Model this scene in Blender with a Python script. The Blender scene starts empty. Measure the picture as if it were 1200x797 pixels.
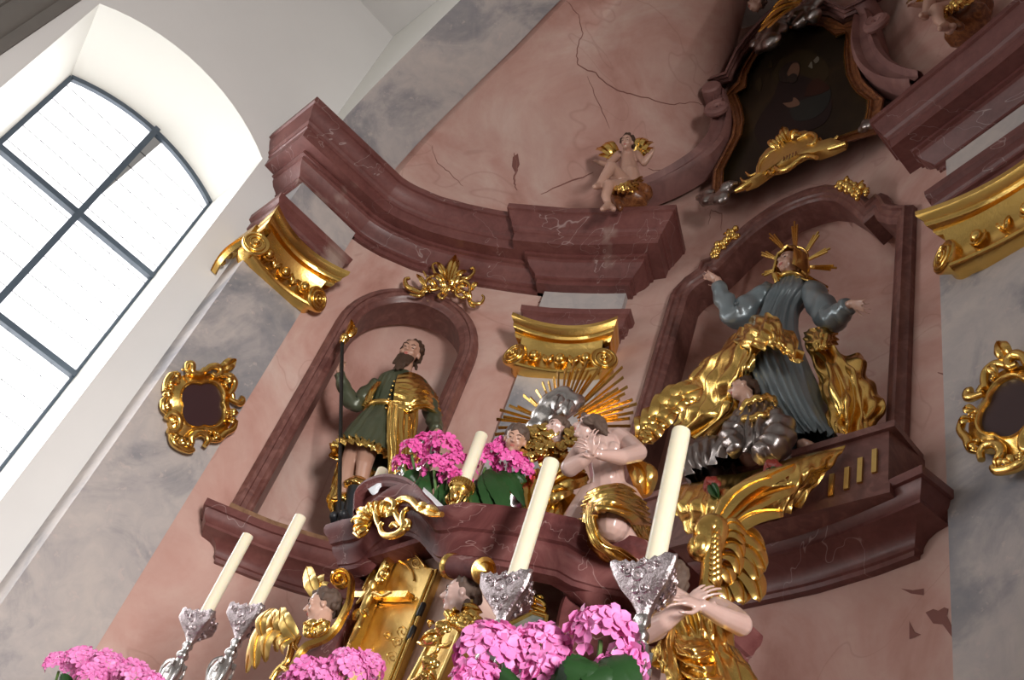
import bpy, bmesh, math, random
import numpy as np
from mathutils import Vector, Matrix, noise, geometry
random.seed(7)
sc = bpy.context.scene
COL = sc.collection
# ------------------------------------------------------------------ camera (35 mm look, 42 degrees up, rolled 21 degrees)
FPX = 1173.06
PITCH, ROLL, AZ = math.radians(42.406), math.radians(21.132), math.radians(57.107)
def cam_rows():
    fw = Vector((0, math.cos(PITCH), math.sin(PITCH))); r = Vector((1, 0, 0)); u = r.cross(fw)
    c, s = math.cos(ROLL), math.sin(ROLL)
    rows = [c*r + s*u, -s*r + c*u, fw]
    ca, sa = math.cos(AZ), math.sin(AZ)
    rot = lambda v: Vector((ca*v.x - sa*v.y, sa*v.x + ca*v.y, v.z))
    return [rot(v) for v in rows]
CR, CU, CF = cam_rows()
cam = bpy.data.objects.new('camera', bpy.data.cameras.new('camera'))
COL.objects.link(cam)
cam.matrix_world = Matrix(((CR.x, CU.x, -CF.x, 0), (CR.y, CU.y, -CF.y, 0), (CR.z, CU.z, -CF.z, 0), (0, 0, 0, 1)))
cam.data.sensor_width = 36; cam.data.lens = FPX*36/1200; cam.data.clip_start = .05
sc.camera = cam
def ray(px, py): return CR*((px-600)/FPX) - CU*((py-398.5)/FPX) + CF
def onY(px, py, y): d = ray(px, py); return d*(y/d.y)
def onX(px, py, x): d = ray(px, py); return d*(x/d.x)
def onZ(px, py, z): d = ray(px, py); return d*(z/d.z)
class Plane:
    """an upright plane through a point, facing n; P(px,py,off) measures a place on it, off metres in front"""
    def __init__(s, o, n):
        s.o = Vector(o); s.n = Vector(n).normalized(); s.t = Vector((-s.n.y, s.n.x, 0)).normalized(); s.u = Vector((0, 0, 1))
    def P(s, px, py, off=0.0):
        d = ray(px, py); o = s.o + s.n*off
        return d*(o.dot(s.n)/d.dot(s.n))
    __call__ = P
    def L(s, a, z, off=0.0): return s.o + s.t*a + s.n*off + s.u*z
# ------------------------------------------------------------------ apse wall plan
W = [(-5.0, 1.12), (-5.0, 1.60), (-4.97, 1.75), (-4.92, 1.88), (-4.80, 2.09), (-4.64, 2.28), (-4.46, 2.46), (-4.27, 2.62), (-4.02, 2.82), (-3.75, 2.98),
     (-3.5, 3.11), (-3.2, 3.22), (-2.9, 3.28), (-2.5, 3.30), (-2.1, 3.29), (-1.8, 3.25), (-1.4, 3.16), (-.9, 3.05), (-.3, 2.85), (.3, 2.55), (.9, 2.1), (1.2, 1.6), (1.2, 1.12)]
W = [Vector(p) for p in W]
SL = [0.0]
for a, b in zip(W, W[1:]): SL.append(SL[-1] + (b-a).length)
def _n2(d): return Vector((d.y, -d.x)).normalized()
SEGN = [_n2(b-a) for a, b in zip(W, W[1:])]
VN = [SEGN[0]] + [(a+b).normalized() for a, b in zip(SEGN, SEGN[1:])] + [SEGN[-1]]
def wall_at(s):
    s = max(0, min(SL[-1], s))
    for i in range(len(W)-1):
        if s <= SL[i+1] or i == len(W)-2:
            u = (s-SL[i])/(SL[i+1]-SL[i]); return W[i].lerp(W[i+1], u), VN[i].lerp(VN[i+1], u).normalized()
def wxyz(s, z, off=0.0):
    p, n = wall_at(s); return Vector((p.x+n.x*off, p.y+n.y*off, z))
def whit(px, py, off=0.0):
    d = ray(px, py)
    for i in range(len(W)-1):
        a = W[i]+VN[i]*off; b = W[i+1]+VN[i+1]*off; e = b-a
        det = -d.x*e.y + e.x*d.y
        if abs(det) < 1e-9: continue
        t = (-a.x*e.y + e.x*a.y)/det; u = (d.x*a.y - d.y*a.x)/det
        if -1e-6 <= u <= 1+1e-6 and t > 0: return SL[i]+u*(SL[i+1]-SL[i]), t*d.z
    raise ValueError('no wall there %s' % ((px, py),))
def wp(px, py, off=0.0): return wxyz(*whit(px, py, off), off)
# ------------------------------------------------------------------ mesh builder
def catmull(pts, n):
    pts = [Vector(p) for p in pts]
    if len(pts) < 3: return [pts[0].lerp(pts[-1], i/n) for i in range(n+1)]
    ext = [pts[0]*2-pts[1]] + pts + [pts[-1]*2-pts[-2]]
    out = []; m = len(pts)-1
    for k in range(n+1):
        t = k/n*m; i = min(int(t), m-1); f = t-i
        a, b, c, d = ext[i:i+4]
        out.append(.5*((2*b) + (c-a)*f + (2*a-5*b+4*c-d)*f*f + (3*b-a-3*c+d)*f**3))
    return out
def interp(vals, t):
    x = t*(len(vals)-1); i = min(int(x), len(vals)-2); f = x-i
    return vals[i]*(1-f)+vals[i+1]*f
class MB:
    def __init__(s): s.v = []; s.f = []
    def add(s, v, f):
        k = len(s.v); s.v += [Vector(p) for p in v]; s.f += [tuple(i+k for i in q) for q in f]; return s
    def grid(s, rows, cu=False, cv=False, caps=False):
        n = len(rows[0]); m = len(rows); v = [p for r in rows for p in r]; f = []
        for i in range(m if cv else m-1):
            for j in range(n if cu else n-1):
                a = i*n+j; b = i*n+(j+1) % n; c = ((i+1) % m)*n+(j+1) % n; d = ((i+1) % m)*n+j
                f.append((a, b, c, d))
        if caps: f += [tuple(range(n-1, -1, -1)), tuple((m-1)*n+j for j in range(n))]
        return s.add(v, f)
    def tube(s, pts, r, n=8, flat=None, fn=None, cap=True):
        """tube along pts; r number or list; flat=(vector, factor) squeezes along a direction"""
        pts = [Vector(p) for p in pts]; m = len(pts)
        if isinstance(r, (int, float)): r = [r]
        rr = [interp(r, i/(m-1)) if len(r) > 1 else r[0] for i in range(m)]
        t0 = (pts[1]-pts[0]).normalized(); a = t0.orthogonal().normalized(); rows = []
        for i, p in enumerate(pts):
            t = (pts[min(i+1, m-1)]-pts[max(i-1, 0)])
            if t.length < 1e-9: t = t0.copy()
            t.normalize(); a = (a - t*a.dot(t))
            if a.length < 1e-6: a = t.orthogonal()
            a.normalize(); b = t.cross(a); row = []
            for j in range(n):
                th = 2*math.pi*j/n; q = (a*math.cos(th)+b*math.sin(th))*rr[i]
                if fn: q *= fn(i/(m-1), th)
                if flat: fv = flat[0]; q = q - fv*(q.dot(fv)*(1-flat[1]))
                row.append(p+q)
            rows.append(row)
        return s.grid(rows, cu=True, caps=cap)
    def ell(s, c, r, ax=None, n=10, m=7):
        c = Vector(c)
        if isinstance(r, (int, float)): r = (r, r, r)
        ax = ax or (Vector((1, 0, 0)), Vector((0, 1, 0)), Vector((0, 0, 1)))
        v = [c+ax[2]*r[2]]; f = []
        for i in range(1, m):
            ph = math.pi*i/m
            for j in range(n):
                th = 2*math.pi*j/n
                v.append(c+ax[0]*(r[0]*math.sin(ph)*math.cos(th))+ax[1]*(r[1]*math.sin(ph)*math.sin(th))+ax[2]*(r[2]*math.cos(ph)))
        v.append(c-ax[2]*r[2]); e = len(v)-1
        for j in range(n):
            f.append((0, 1+j, 1+(j+1) % n)); f.append((e, e-n+(j+1) % n, e-n+j))
        for i in range(m-2):
            for j in range(n):
                a = 1+i*n+j; b = 1+i*n+(j+1) % n; f.append((a, a+n, b+n, b))
        return s.add(v, f)
    def cap(s, a, b, ra, rb=None, n=10):
        """capsule with tapering radius"""
        rb = ra if rb is None else rb; a = Vector(a); b = Vector(b); d = b-a
        if d.length < 1e-6: return s.ell(a, ra)
        t = d.normalized(); pts = []; rr = []
        for k in range(4): ph = math.pi/2*(k/4); pts.append(a-t*ra*math.cos(ph)); rr.append(max(ra*math.sin(ph), ra*.05))
        for k in range(5): pts.append(a.lerp(b, k/4)); rr.append(ra+(rb-ra)*k/4)
        for k in range(1, 5): ph = math.pi/2*(k/4); pts.append(b+t*rb*math.sin(ph)); rr.append(max(rb*math.cos(ph), rb*.05))
        x = t.orthogonal().normalized(); y = t.cross(x)
        return s.grid([[p+(x*math.cos(2*math.pi*j/n)+y*math.sin(2*math.pi*j/n))*q for j in range(n)] for p, q in zip(pts, rr)], cu=True, caps=True)
    def box(s, c, h, ax=None):
        ax = ax or (Vector((1, 0, 0)), Vector((0, 1, 0)), Vector((0, 0, 1))); c = Vector(c)
        v = [c+ax[0]*(h[0]*i)+ax[1]*(h[1]*j)+ax[2]*(h[2]*k) for i in (-1, 1) for j in (-1, 1) for k in (-1, 1)]
        return s.add(v, [(0, 1, 3, 2), (4, 6, 7, 5), (0, 4, 5, 1), (2, 3, 7, 6), (0, 2, 6, 4), (1, 5, 7, 3)])
    def hexa(s, p8):
        """8 points: bottom loop of four, top loop of four"""
        return s.add(p8, [(3, 2, 1, 0), (4, 5, 6, 7), (0, 1, 5, 4), (1, 2, 6, 5), (2, 3, 7, 6), (3, 0, 4, 7)])
    def prism(s, pts, d):
        """polygon pts extruded by vector d"""
        n = len(pts); pts = [Vector(p) for p in pts]; d = Vector(d)
        s.add(pts+[p+d for p in pts], [tuple(range(n-1, -1, -1)), tuple(range(n, 2*n))]+[(i, (i+1) % n, n+(i+1) % n, n+i) for i in range(n)]); return s
    def lathe(s, o, prof, ax=(0, 0, 1), n=24, fn=None):
        o = Vector(o); z = Vector(ax).normalized(); x = z.orthogonal().normalized()
        if abs(z.z) > .7: x = (Vector((1, 0, 0))-z*z.x).normalized()
        y = z.cross(x); rows = []
        for r, h in prof:
            rows.append([o+z*h+(x*math.cos(t)+y*math.sin(t))*(r*(fn(t, h) if fn else 1)) for t in (2*math.pi*j/n for j in range(n))])
        return s.grid(rows, cu=True, caps=True)
    def leaf(s, base, tip, w, nrm, bend=0.0, th=None, n=9, pw=.6, side=0.0, curl=0.0):
        """a feather or leaf: raised midrib, rounded tip"""
        base = Vector(base); tip = Vector(tip); d = tip-base; L = d.length; t = d.normalized(); nrm = Vector(nrm)
        nrm = (nrm-t*nrm.dot(t)).normalized(); b = t.cross(nrm); th = th or w*.25; R = []; K = []
        for i in range(n+1):
            u = i/n; ww = w*max(.12, math.sin(math.pi*min(1, u*.93+.07))**pw) if u < 1 else w*.1
            c = base+d*u+nrm*(bend*math.sin(math.pi*u)-curl*u*u)+b*(side*math.sin(math.pi*u))
            R.append([c-b*ww*.5, c-b*ww*.27+nrm*th*.8, c+nrm*th*.45, c+nrm*th*1.1, c+nrm*th*.45, c+b*ww*.27+nrm*th*.8, c+b*ww*.5])
            K.append([c-b*ww*.5, c-b*ww*.25-nrm*th*.3, c-nrm*th*.4, c+b*ww*.25-nrm*th*.3, c+b*ww*.5])
        rows = [r+k[-2:0:-1] for r, k in zip(R, K)]
        return s.grid(rows, cu=True, caps=True)
    def build(s, name, m, parent=None, smooth=50, loc=None):
        me = bpy.data.meshes.new(name); o = wloc(parent) if parent else (Vector(loc) if loc else Vector())
        me.from_pydata([tuple(p-o) for p in s.v], [], s.f); me.validate(); me.update()
        return finish(me, name, m, parent, smooth, loc)
def wloc(o):
    v = Vector()
    while o is not None: v += o.location; o = o.parent
    return v
def finish(me, name, m, parent, smooth, loc=None):
    bm = bmesh.new(); bm.from_mesh(me); bmesh.ops.recalc_face_normals(bm, faces=bm.faces); bm.to_mesh(me); bm.free()
    if smooth:
        me.polygons.foreach_set('use_smooth', [True]*len(me.polygons))
        if smooth < 180: me.set_sharp_from_angle(angle=math.radians(smooth))
    ob = bpy.data.objects.new(name, me); COL.objects.link(ob)
    if m: me.materials.append(m)
    if parent: ob.parent = parent
    elif loc: ob.location = loc
    return ob
def blob(mb, name, m, parent=None, voxel=.006, smooth=4, loc=None):
    """fuse overlapping closed shapes into one continuous skin"""
    me = bpy.data.meshes.new('tmp'); o = wloc(parent) if parent else (Vector(loc) if loc else Vector())
    me.from_pydata([tuple(p-o) for p in mb.v], [], mb.f); me.validate()
    bm = bmesh.new(); bm.from_mesh(me); bmesh.ops.recalc_face_normals(bm, faces=bm.faces); bm.to_mesh(me); bm.free()
    ob = bpy.data.objects.new('tmp', me); COL.objects.link(ob)
    r = ob.modifiers.new('r', 'REMESH'); r.mode = 'VOXEL'; r.voxel_size = voxel
    if smooth: q = ob.modifiers.new('s', 'SMOOTH'); q.iterations = smooth; q.factor = .5
    dg = bpy.context.evaluated_depsgraph_get(); nm = bpy.data.meshes.new_from_object(ob.evaluated_get(dg)); nm.name = name
    bpy.data.objects.remove(ob); bpy.data.meshes.remove(me); nm.materials.clear()
    return finish(nm, name, m, parent, 180, loc)
def thing(name, label, cat, loc=(0, 0, 0), group=None):
    o = bpy.data.objects.new(name, None); COL.objects.link(o); o.location = loc; o.empty_display_size = .1
    return tag(o, label, cat, group)
def tag(o, label, cat, group=None):
    o['label'] = label; o['category'] = cat
    if group: o['group'] = group
    return o
def struct(o, label=None, cat=None):
    o['kind'] = 'structure'
    if label: o['label'] = label
    if cat: o['category'] = cat
    return o
# sweeps ------------------------------------------------------------
def mitre(path, closed=False):
    n = len(path); out = []
    for i in range(n):
        a = path[i]-path[i-1] if (i > 0 or closed) else None; b = path[(i+1) % n]-path[i] if (i < n-1 or closed) else None
        na = _n2(a) if a is not None else None; nb = _n2(b) if b is not None else None
        if na is None: out.append(nb)
        elif nb is None: out.append(na)
        else:
            m = na+nb; m = m.normalized() if m.length > 1e-4 else na.copy(); out.append(m*(1/max(.35, m.dot(na))))
    return out
def densify(path, step, closed=False):
    out = []; n = len(path)
    for i in range(n if closed else n-1):
        a, b = path[i], path[(i+1) % n]; k = max(1, int((b-a).length/step))
        out += [a.lerp(b, j/k) for j in range(k)]
    return out if closed else out+[path[-1]]
def sweep_sz(mb, path, prof, step=.07, closed=False, base=0.0):
    """moulding on the curved wall: path in (s,z), prof = (across to the right, out)"""
    path = densify([Vector(p) for p in path], step, closed); nn = mitre(path, closed); ov = (0, -.02)
    rows = [[wxyz(p.x+m.x*a, p.y+m.y*a, o+base) for a, o in prof] for p, m in zip(path, nn)]
    mb.grid(rows, cv=closed); return mb
def sweep_plan(mb, path, prof):
    """moulding along a plan line: prof = (out, z)"""
    path = [Vector(p) for p in path]; nn = mitre(path)
    rows = [[Vector((p.x+m.x*o, p.y+m.y*o, z)) for o, z in prof] for p, m in zip(path, nn)]
    return mb.grid(rows)
def wline(s0, s1, off=0.0, n=None):
    n = n or max(2, int((s1-s0)/.1)); out = []
    for i in range(n+1):
        p, nn = wall_at(s0+(s1-s0)*i/n); out.append(p+nn*off)
    return out
def wreturn(s, off=0.0, depth=.4):
    p, n = wall_at(s); return p+n*(off-depth)
# ------------------------------------------------------------------ materials
def mat(name, col, rough=.5, metal=0.0, spec=.5, bump=None, noise_=None, marble=None, sss=None, coat=0.0, vein=None, spots=None):
    m = bpy.data.materials.new(name); m.use_nodes = True; nt = m.node_tree; N = nt.nodes; L = nt.links
    b = N['Principled BSDF']; c4 = lambda c: (*c, 1)
    b.inputs['Base Color'].default_value = c4(col); b.inputs['Roughness'].default_value = rough; b.inputs['Metallic'].default_value = metal
    b.inputs['Specular IOR Level'].default_value = spec
    if coat: b.inputs['Coat Weight'].default_value = coat; b.inputs['Coat Roughness'].default_value = .15
    if sss: b.inputs['Subsurface Weight'].default_value = sss; b.inputs['Subsurface Radius'].default_value = (.03, .015, .008); b.inputs['Subsurface Scale'].default_value = .5
    geo = N.new('ShaderNodeNewGeometry'); pos = geo.outputs['Position']
    def nz(scale, detail=5, rough_=.6, dist=0.0, vec=None):
        t = N.new('ShaderNodeTexNoise'); t.inputs['Scale'].default_value = scale; t.inputs['Detail'].default_value = detail; t.inputs['Roughness'].default_value = rough_; t.inputs['Distortion'].default_value = dist
        L.new(vec or pos, t.inputs['Vector']); return t.outputs['Fac']
    def ramp(fac, stops):
        r = N.new('ShaderNodeValToRGB'); L.new(fac, r.inputs['Fac']); e = r.color_ramp.elements
        while len(e) < len(stops): e.new(.5)
        for q, (p, c) in zip(e, stops): q.position = p; q.color = c4(c) if len(c) == 3 else c
        return r.outputs['Color']
    def mix(a, c, fac, mode='MIX'):
        x = N.new('ShaderNodeMix'); x.data_type = 'RGBA'; x.blend_type = mode
        if isinstance(fac, float): x.inputs[0].default_value = fac
        else: L.new(fac, x.inputs[0])
        L.new(a, x.inputs[6]) if not isinstance(a, tuple) else setattr(x.inputs[6], 'default_value', c4(a))
        L.new(c, x.inputs[7]) if not isinstance(c, tuple) else setattr(x.inputs[7], 'default_value', c4(c))
        return x.outputs[2]
    out = None
    if marble:     # list of (scale, detail, distortion, stops)
        for k, (scale, det, dist, stops, amt) in enumerate(marble):
            r = ramp(nz(scale, det, .62, dist), stops)
            out = r if out is None else mix(out, r, amt)
    if vein:       # thin lines where a noise crosses its middle: (scale, colour, width, distortion, amount)
        for scale, vc, wd, dist, amt in vein:
            f = nz(scale, 4, .55, dist); a = N.new('ShaderNodeMath'); a.operation = 'SUBTRACT'; L.new(f, a.inputs[0]); a.inputs[1].default_value = .5
            ab = N.new('ShaderNodeMath'); ab.operation = 'ABSOLUTE'; L.new(a.outputs[0], ab.inputs[0])
            mr = N.new('ShaderNodeMapRange'); mr.inputs[1].default_value = 0; mr.inputs[2].default_value = wd; mr.inputs[3].default_value = amt; mr.inputs[4].default_value = 0; L.new(ab.outputs[0], mr.inputs[0])
            out = mix(out if out is not None else col, vc, mr.outputs[0])
    if spots:      # blotches: (scale, colour, threshold, softness, amount)
        for scale, vc, th, sf, amt in spots:
            f = nz(scale, 5, .6, .3); mr = N.new('ShaderNodeMapRange'); mr.inputs[1].default_value = th; mr.inputs[2].default_value = th+sf; mr.inputs[3].default_value = 0; mr.inputs[4].default_value = amt
            L.new(f, mr.inputs[0]); out = mix(out if out is not None else col, vc, mr.outputs[0])
    if noise_:     # (scale, other colour)
        r = nz(noise_[0], 4); out = mix(out if out is not None else col, noise_[1], r)
    if out is not None: L.new(out, b.inputs['Base Color'])
    if bump:       # list of (scale, strength, distance)
        prev = None
        for scale, st, ds in bump:
            bn = N.new('ShaderNodeBump'); bn.inputs['Strength'].default_value = st; bn.inputs['Distance'].default_value = ds
            L.new(nz(scale, 4), bn.inputs['Height'])
            if prev: L.new(prev, bn.inputs['Normal'])
            prev = bn.outputs['Normal']
        L.new(prev, b.inputs['Normal'])
    return m
def emis(name, col, st):
    m = bpy.data.materials.new(name); m.use_nodes = True; b = m.node_tree.nodes['Principled BSDF']
    b.inputs['Base Color'].default_value = (.8, .8, .8, 1); b.inputs['Emission Color'].default_value = (*col, 1); b.inputs['Emission Strength'].default_value = st; return m
M = {}
M['pink'] = mat('pink_stucco', (.48, .28, .24), .75, marble=[(1.0, 6, 1.2, [(.25, (.34, .135, .1)), (.42, (.5, .268, .222)), (.58, (.58, .385, .33)), (.76, (.66, .53, .475))], 1), (5, 6, .5, [(.3, (.38, .2, .165)), (.7, (.56, .38, .32))], .3)],
                 vein=[(.5, (.3, .14, .11), .003, .5, .3)], bump=[(40, .12, .004), (3, .1, .02)])
M['grey'] = mat('grey_scagliola', (.4, .39, .4), .65, marble=[(1.3, 8, .9, [(.33, (.15, .155, .175)), (.43, (.25, .235, .245)), (.51, (.46, .405, .385)), (.7, (.57, .49, .44))], 1), (7, 8, 1, [(.3, (.22, .22, .25)), (.7, (.5, .45, .42))], .35)],
                 spots=[(20, (.52, .43, .4), .62, .05, .5)], bump=[(30, .15, .004)])
PUR = [(2.2, 6, .8, [(.3, (.09, .026, .022)), (.5, (.145, .046, .04)), (.68, (.2, .075, .064)), (.8, (.31, .18, .15))], 1), (14, 5, 1.5, [(.3, (.08, .022, .02)), (.7, (.21, .08, .07))], .35)]
M['purple'] = mat('purple_marble', (.17, .06, .055), .42, marble=PUR, vein=[(1.6, (.5, .4, .38), .002, .6, .5)], spots=[(.9, (.42, .32, .27), .6, .08, .75)], bump=[(50, .08, .002)])
M['console'] = mat('console_marble', (.17, .06, .055), .38, marble=PUR, vein=[(1.1, (.5, .38, .36), .002, .6, .5)], bump=[(50, .08, .002)])
M['niche'] = mat('red_marble', (.15, .05, .04), .4, marble=[(9, 7, 1.6, [(.3, (.07, .02, .018)), (.5, (.15, .05, .04)), (.68, (.27, .12, .1))], 1), (2.5, 4, 1, [(.35, (.1, .035, .03)), (.7, (.24, .12, .1))], .45)], bump=[(50, .06, .002)])
M['taber'] = mat('tabernacle_marble', (.17, .06, .055), .45, spec=.06, marble=[(5, 6, 1.6, [(.3, (.07, .02, .02)), (.5, (.13, .042, .04)), (.66, (.19, .075, .07)), (.8, (.3, .16, .145))], 1)], vein=[(3, (.45, .3, .28), .004, 1, .5)], bump=[(40, .04, .002)])
M['taberpink'] = mat('tabernacle_pink', (.5, .33, .28), .35, marble=[(6, 6, 1.2, [(.3, (.36, .2, .17)), (.6, (.55, .38, .32)), (.8, (.63, .5, .44))], 1)])
M['white'] = mat('white_plaster', (.7, .68, .665), .8, noise_=(3, (.65, .63, .615)), bump=[(25, .06, .003)])
M['reveal'] = mat('reveal_plaster', (.8, .79, .74), .8, bump=[(25, .05, .003)])
M['vaultgrey'] = mat('grey_stone', (.16, .145, .13), .8, noise_=(8, (.12, .11, .1)))
M['gold'] = mat('gilding', (.88, .6, .2), .24, 1.0, noise_=(12, (.74, .45, .11)), bump=[(60, .22, .003), (16, .25, .006)])
M['goldmat'] = mat('matt_gilding', (.84, .6, .22), .36, 1.0, noise_=(30, (.66, .42, .12)), bump=[(90, .3, .003)])
M['silver'] = mat('silvering', (.7, .68, .67), .26, 1.0, noise_=(25, (.5, .46, .44)), bump=[(50, .3, .004)])
M['emboss'] = mat('embossed_silver', (.68, .6, .61), .26, 1.0, noise_=(60, (.44, .36, .38)), bump=[(150, .55, .004), (60, .5, .006)])
M['silverdark'] = mat('tarnished_silvering', (.42, .38, .36), .32, 1.0, noise_=(14, (.2, .16, .15)), bump=[(50, .3, .004)])
M['skin'] = mat('painted_skin', (.52, .33, .25), .34, sss=.06, noise_=(6, (.46, .25, .19)), coat=.2)
M['skinpale'] = mat('pale_skin', (.56, .4, .355), .28, sss=.06, noise_=(7, (.48, .29, .25)), coat=.35)
M['skintan'] = mat('tanned_skin', (.5, .3, .22), .4, noise_=(6, (.42, .22, .16)))
M['hair'] = mat('brown_hair', (.04, .021, .014), .6, spec=.15, noise_=(40, (.085, .05, .034)))
M['hairgrey'] = mat('grey_brown_hair', (.06, .036, .027), .6, spec=.15, noise_=(40, (.14, .095, .075)))
M['blue'] = mat('blue_grey_glaze', (.145, .2, .22), .3, .35, noise_=(5, (.24, .25, .26)), bump=[(25, .25, .006)])
M['green'] = mat('green_glaze', (.045, .062, .035), .35, .2, noise_=(8, (.1, .1, .06)), bump=[(30, .3, .005)])
M['black'] = mat('dark_boot', (.018, .02, .024), .4)
M['lip'] = mat('red_lips', (.45, .12, .1), .35)
M['eye'] = mat('dark_eyes', (.04, .025, .02), .25)
M['rod'] = mat('dark_rod', (.02, .017, .015), .4, .3)
M['wax'] = mat('ivory_wax', (.78, .71, .54), .3, sss=.3, coat=.2)
M['wick'] = mat('wick', (.05, .04, .03), .8)
M['petal'] = mat('pink_petals', (.8, .17, .5), .5, noise_=(9, (.83, .3, .58)))
M['petalhot'] = mat('deep_pink_petals', (.66, .045, .3), .5, noise_=(14, (.8, .16, .44)))
M['leaf'] = mat('green_leaf', (.012, .04, .01), .4, spec=.3, noise_=(14, (.025, .075, .02)), bump=[(60, .3, .003)])
M['stem'] = mat('flower_stem', (.08, .16, .04), .5)
M['cloth'] = mat('white_linen', (.75, .76, .8), .8)
M['panel'] = mat('dark_red_panel', (.035, .014, .016), .35, noise_=(3, (.045, .02, .022)))
M['wood'] = mat('brown_plank', (.2, .09, .04), .6, marble=[(9, 4, 2, [(.3, (.12, .05, .02)), (.7, (.27, .14, .07))], 1)])
M['frame'] = mat('brown_marbled_wood', (.2, .07, .025), .3, marble=[(16, 6, 2, [(.3, (.07, .02, .01)), (.5, (.18, .06, .022)), (.7, (.34, .14, .05))], 1)])
M['canvas'] = mat('dark_canvas', (.03, .02, .013), .45, spec=.2, marble=[(1.6, 4, .4, [(.3, (.008, .006, .004)), (.55, (.022, .014, .007)), (.75, (.05, .03, .013))], 1)])
M['rose'] = mat('red_rose', (.22, .025, .015), .5)
M['iron'] = mat('window_iron', (.055, .075, .1), .5)
M['lead'] = mat('lead_came', (.05, .05, .05), .5)
M['pane'] = emis('bright_window_pane', (1, .985, 1), 3.2)
M['stone'] = mat('stone_floor', (.3, .27, .24), .6, noise_=(2, (.22, .2, .18)))
# ================================================================== THE SETTING
FLOOR = -1.55
mb = MB(); mb.box((1.3, -3, FLOOR-.05), (6.9, 6.4, .05)); struct(mb.build('floor', M['stone'], smooth=0))
# --- left wall with an arched opening
XW = -5.26
def seg_arch(y0, y1, zs, za, n=14):
    """points of a flat segmental arch from (y0,zs) to (y1,zs) with crown za"""
    c = (y0+y1)/2; h = (y1-y0)/2; f = za-zs; R = (h*h+f*f)/(2*f); a = math.asin(h/R)
    return [(c+R*math.sin(-a+2*a*i/n), za-R+R*math.cos(-a+2*a*i/n)) for i in range(n+1)]
oy0, oy1, ozs, oza, ozb = -.55, .87, 5.23, 5.46, 1.1
arch = seg_arch(oy0, oy1, ozs, oza)
mb = MB(); X = lambda y, z, x=XW: Vector((x, y, z)); ZT = 7.42
mb.add([X(-7, FLOOR), X(oy0, FLOOR), X(oy0, ZT), X(-7, ZT)], [(0, 1, 2, 3)])
mb.add([X(oy1, FLOOR), X(1.12, FLOOR), X(1.12, ZT), X(oy1, ZT)], [(0, 1, 2, 3)])
mb.add([X(oy0, FLOOR), X(oy1, FLOOR), X(oy1, ozb), X(oy0, ozb)], [(0, 1, 2, 3)])
mb.grid([[X(y, z) for y, z in arch], [X(y, ZT) for y, z in arch]])
mb.grid([[X(-7, FLOOR), X(-7, ZT)], [X(-7, FLOOR, XW-.6), X(-7, ZT, XW-.6)]])
struct(mb.build('wall_left', M['white'], smooth=30))
# splayed reveal + window
XF = -5.75; fy0, fy1, fzs, fza, fzb = -.37, .85, 4.99, 5.145, 1.3
farch = seg_arch(fy0, fy1, fzs, fza)
out = [(oy0, ozb)]+arch+[(oy1, ozb)]; inn = [(fy0, fzb)]+farch+[(fy1, fzb)]
mb = MB(); mb.grid([[X(*p) for p in out], [X(*p, XF) for p in inn]], cu=True)
struct(mb.build('trim_5', M['reveal'], smooth=25))
win = thing('window_1', 'tall arched white church window with dark iron bars', 'window', (XF, .24, 3.2)); struct(win)
def bar(mb, a, b, w, d=.04, x=XF):
    a = Vector((0, *a)); b = Vector((0, *b)); t = (b-a).normalized(); nn = Vector((1, 0, 0)).cross(t)*(w/2)
    o = Vector((x, 0, 0)); mb.hexa([o+a-nn, o+a+nn, o+b+nn, o+b-nn]+[q+Vector((d, 0, 0)) for q in (o+a-nn, o+a+nn, o+b+nn, o+b-nn)])
mb = MB()
for a, b in zip(inn, inn[1:]+inn[:1]): bar(mb, a, b, .035)
mb.build('frame', M['iron'], win, 30)
mb = MB(); bar(mb, (.243, fzb), (.243, fza+.02), .042, .06); mb.build('mullion', M['iron'], win, 30)
for z in (4.165, 3.24, 2.31): mb = MB(); bar(mb, (fy0, z), (fy1, z), .042, .055); mb.build('transom', M['iron'], win, 30)
mb = MB()
for k in range(1, 8): y = fy0+1.22*k/8; bar(mb, (y, fzb), (y, fzs+.04), .003, .008, XF+.004)
for k in range(1, 23): z = fzb+.165*k; bar(mb, (fy0, z), (fy1, z), .003, .008, XF+.004)
mb.build('lead_bars', M['lead'], win, 0)
zz = [fzb, 2.31, 3.24, 4.165, None]
for ya, yb in ((fy0, .243), (.243, fy1)):
    for z0, z1 in zip(zz, zz[1:]):
        if z1: pts = [(ya, z0), (yb, z0), (yb, z1), (ya, z1)]
        else: pts = [(ya, z0), (yb, z0)]+[p for p in reversed(farch) if ya-1e-3 <= p[0] <= yb+1e-3]
        mb = MB(); mb.prism([X(*p, XF) for p in pts], (.003, 0, 0)); mb.build('pane', M['pane'], win, 0)
# grey moulded pilaster left of the window
mb = MB()
prof = [(-.03, -.66), (.02, -.665), (.03, -.69), (.03, -.73), (.05, -.74), (.075, -.77), (.09, -.82), (.09, -.86), (.12, -.87), (.12, -1.0), (.14, -1.02), (.14, -1.15), (.17, -1.2), (.17, -1.6), (-.03, -1.6)]
mb.grid([[Vector((XW+o, y-.02+(z-4.3)*.06, z)) for o, y in prof] for z in (FLOOR, ZT)])
struct(mb.build('trim_2', M['vaultgrey'], smooth=40))
mb = MB(); mb.box((8.1, -2.94, 2.9), (.1, 4.06, 4.5)); struct(mb.build('wall_right', M['white'], smooth=0))
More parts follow.
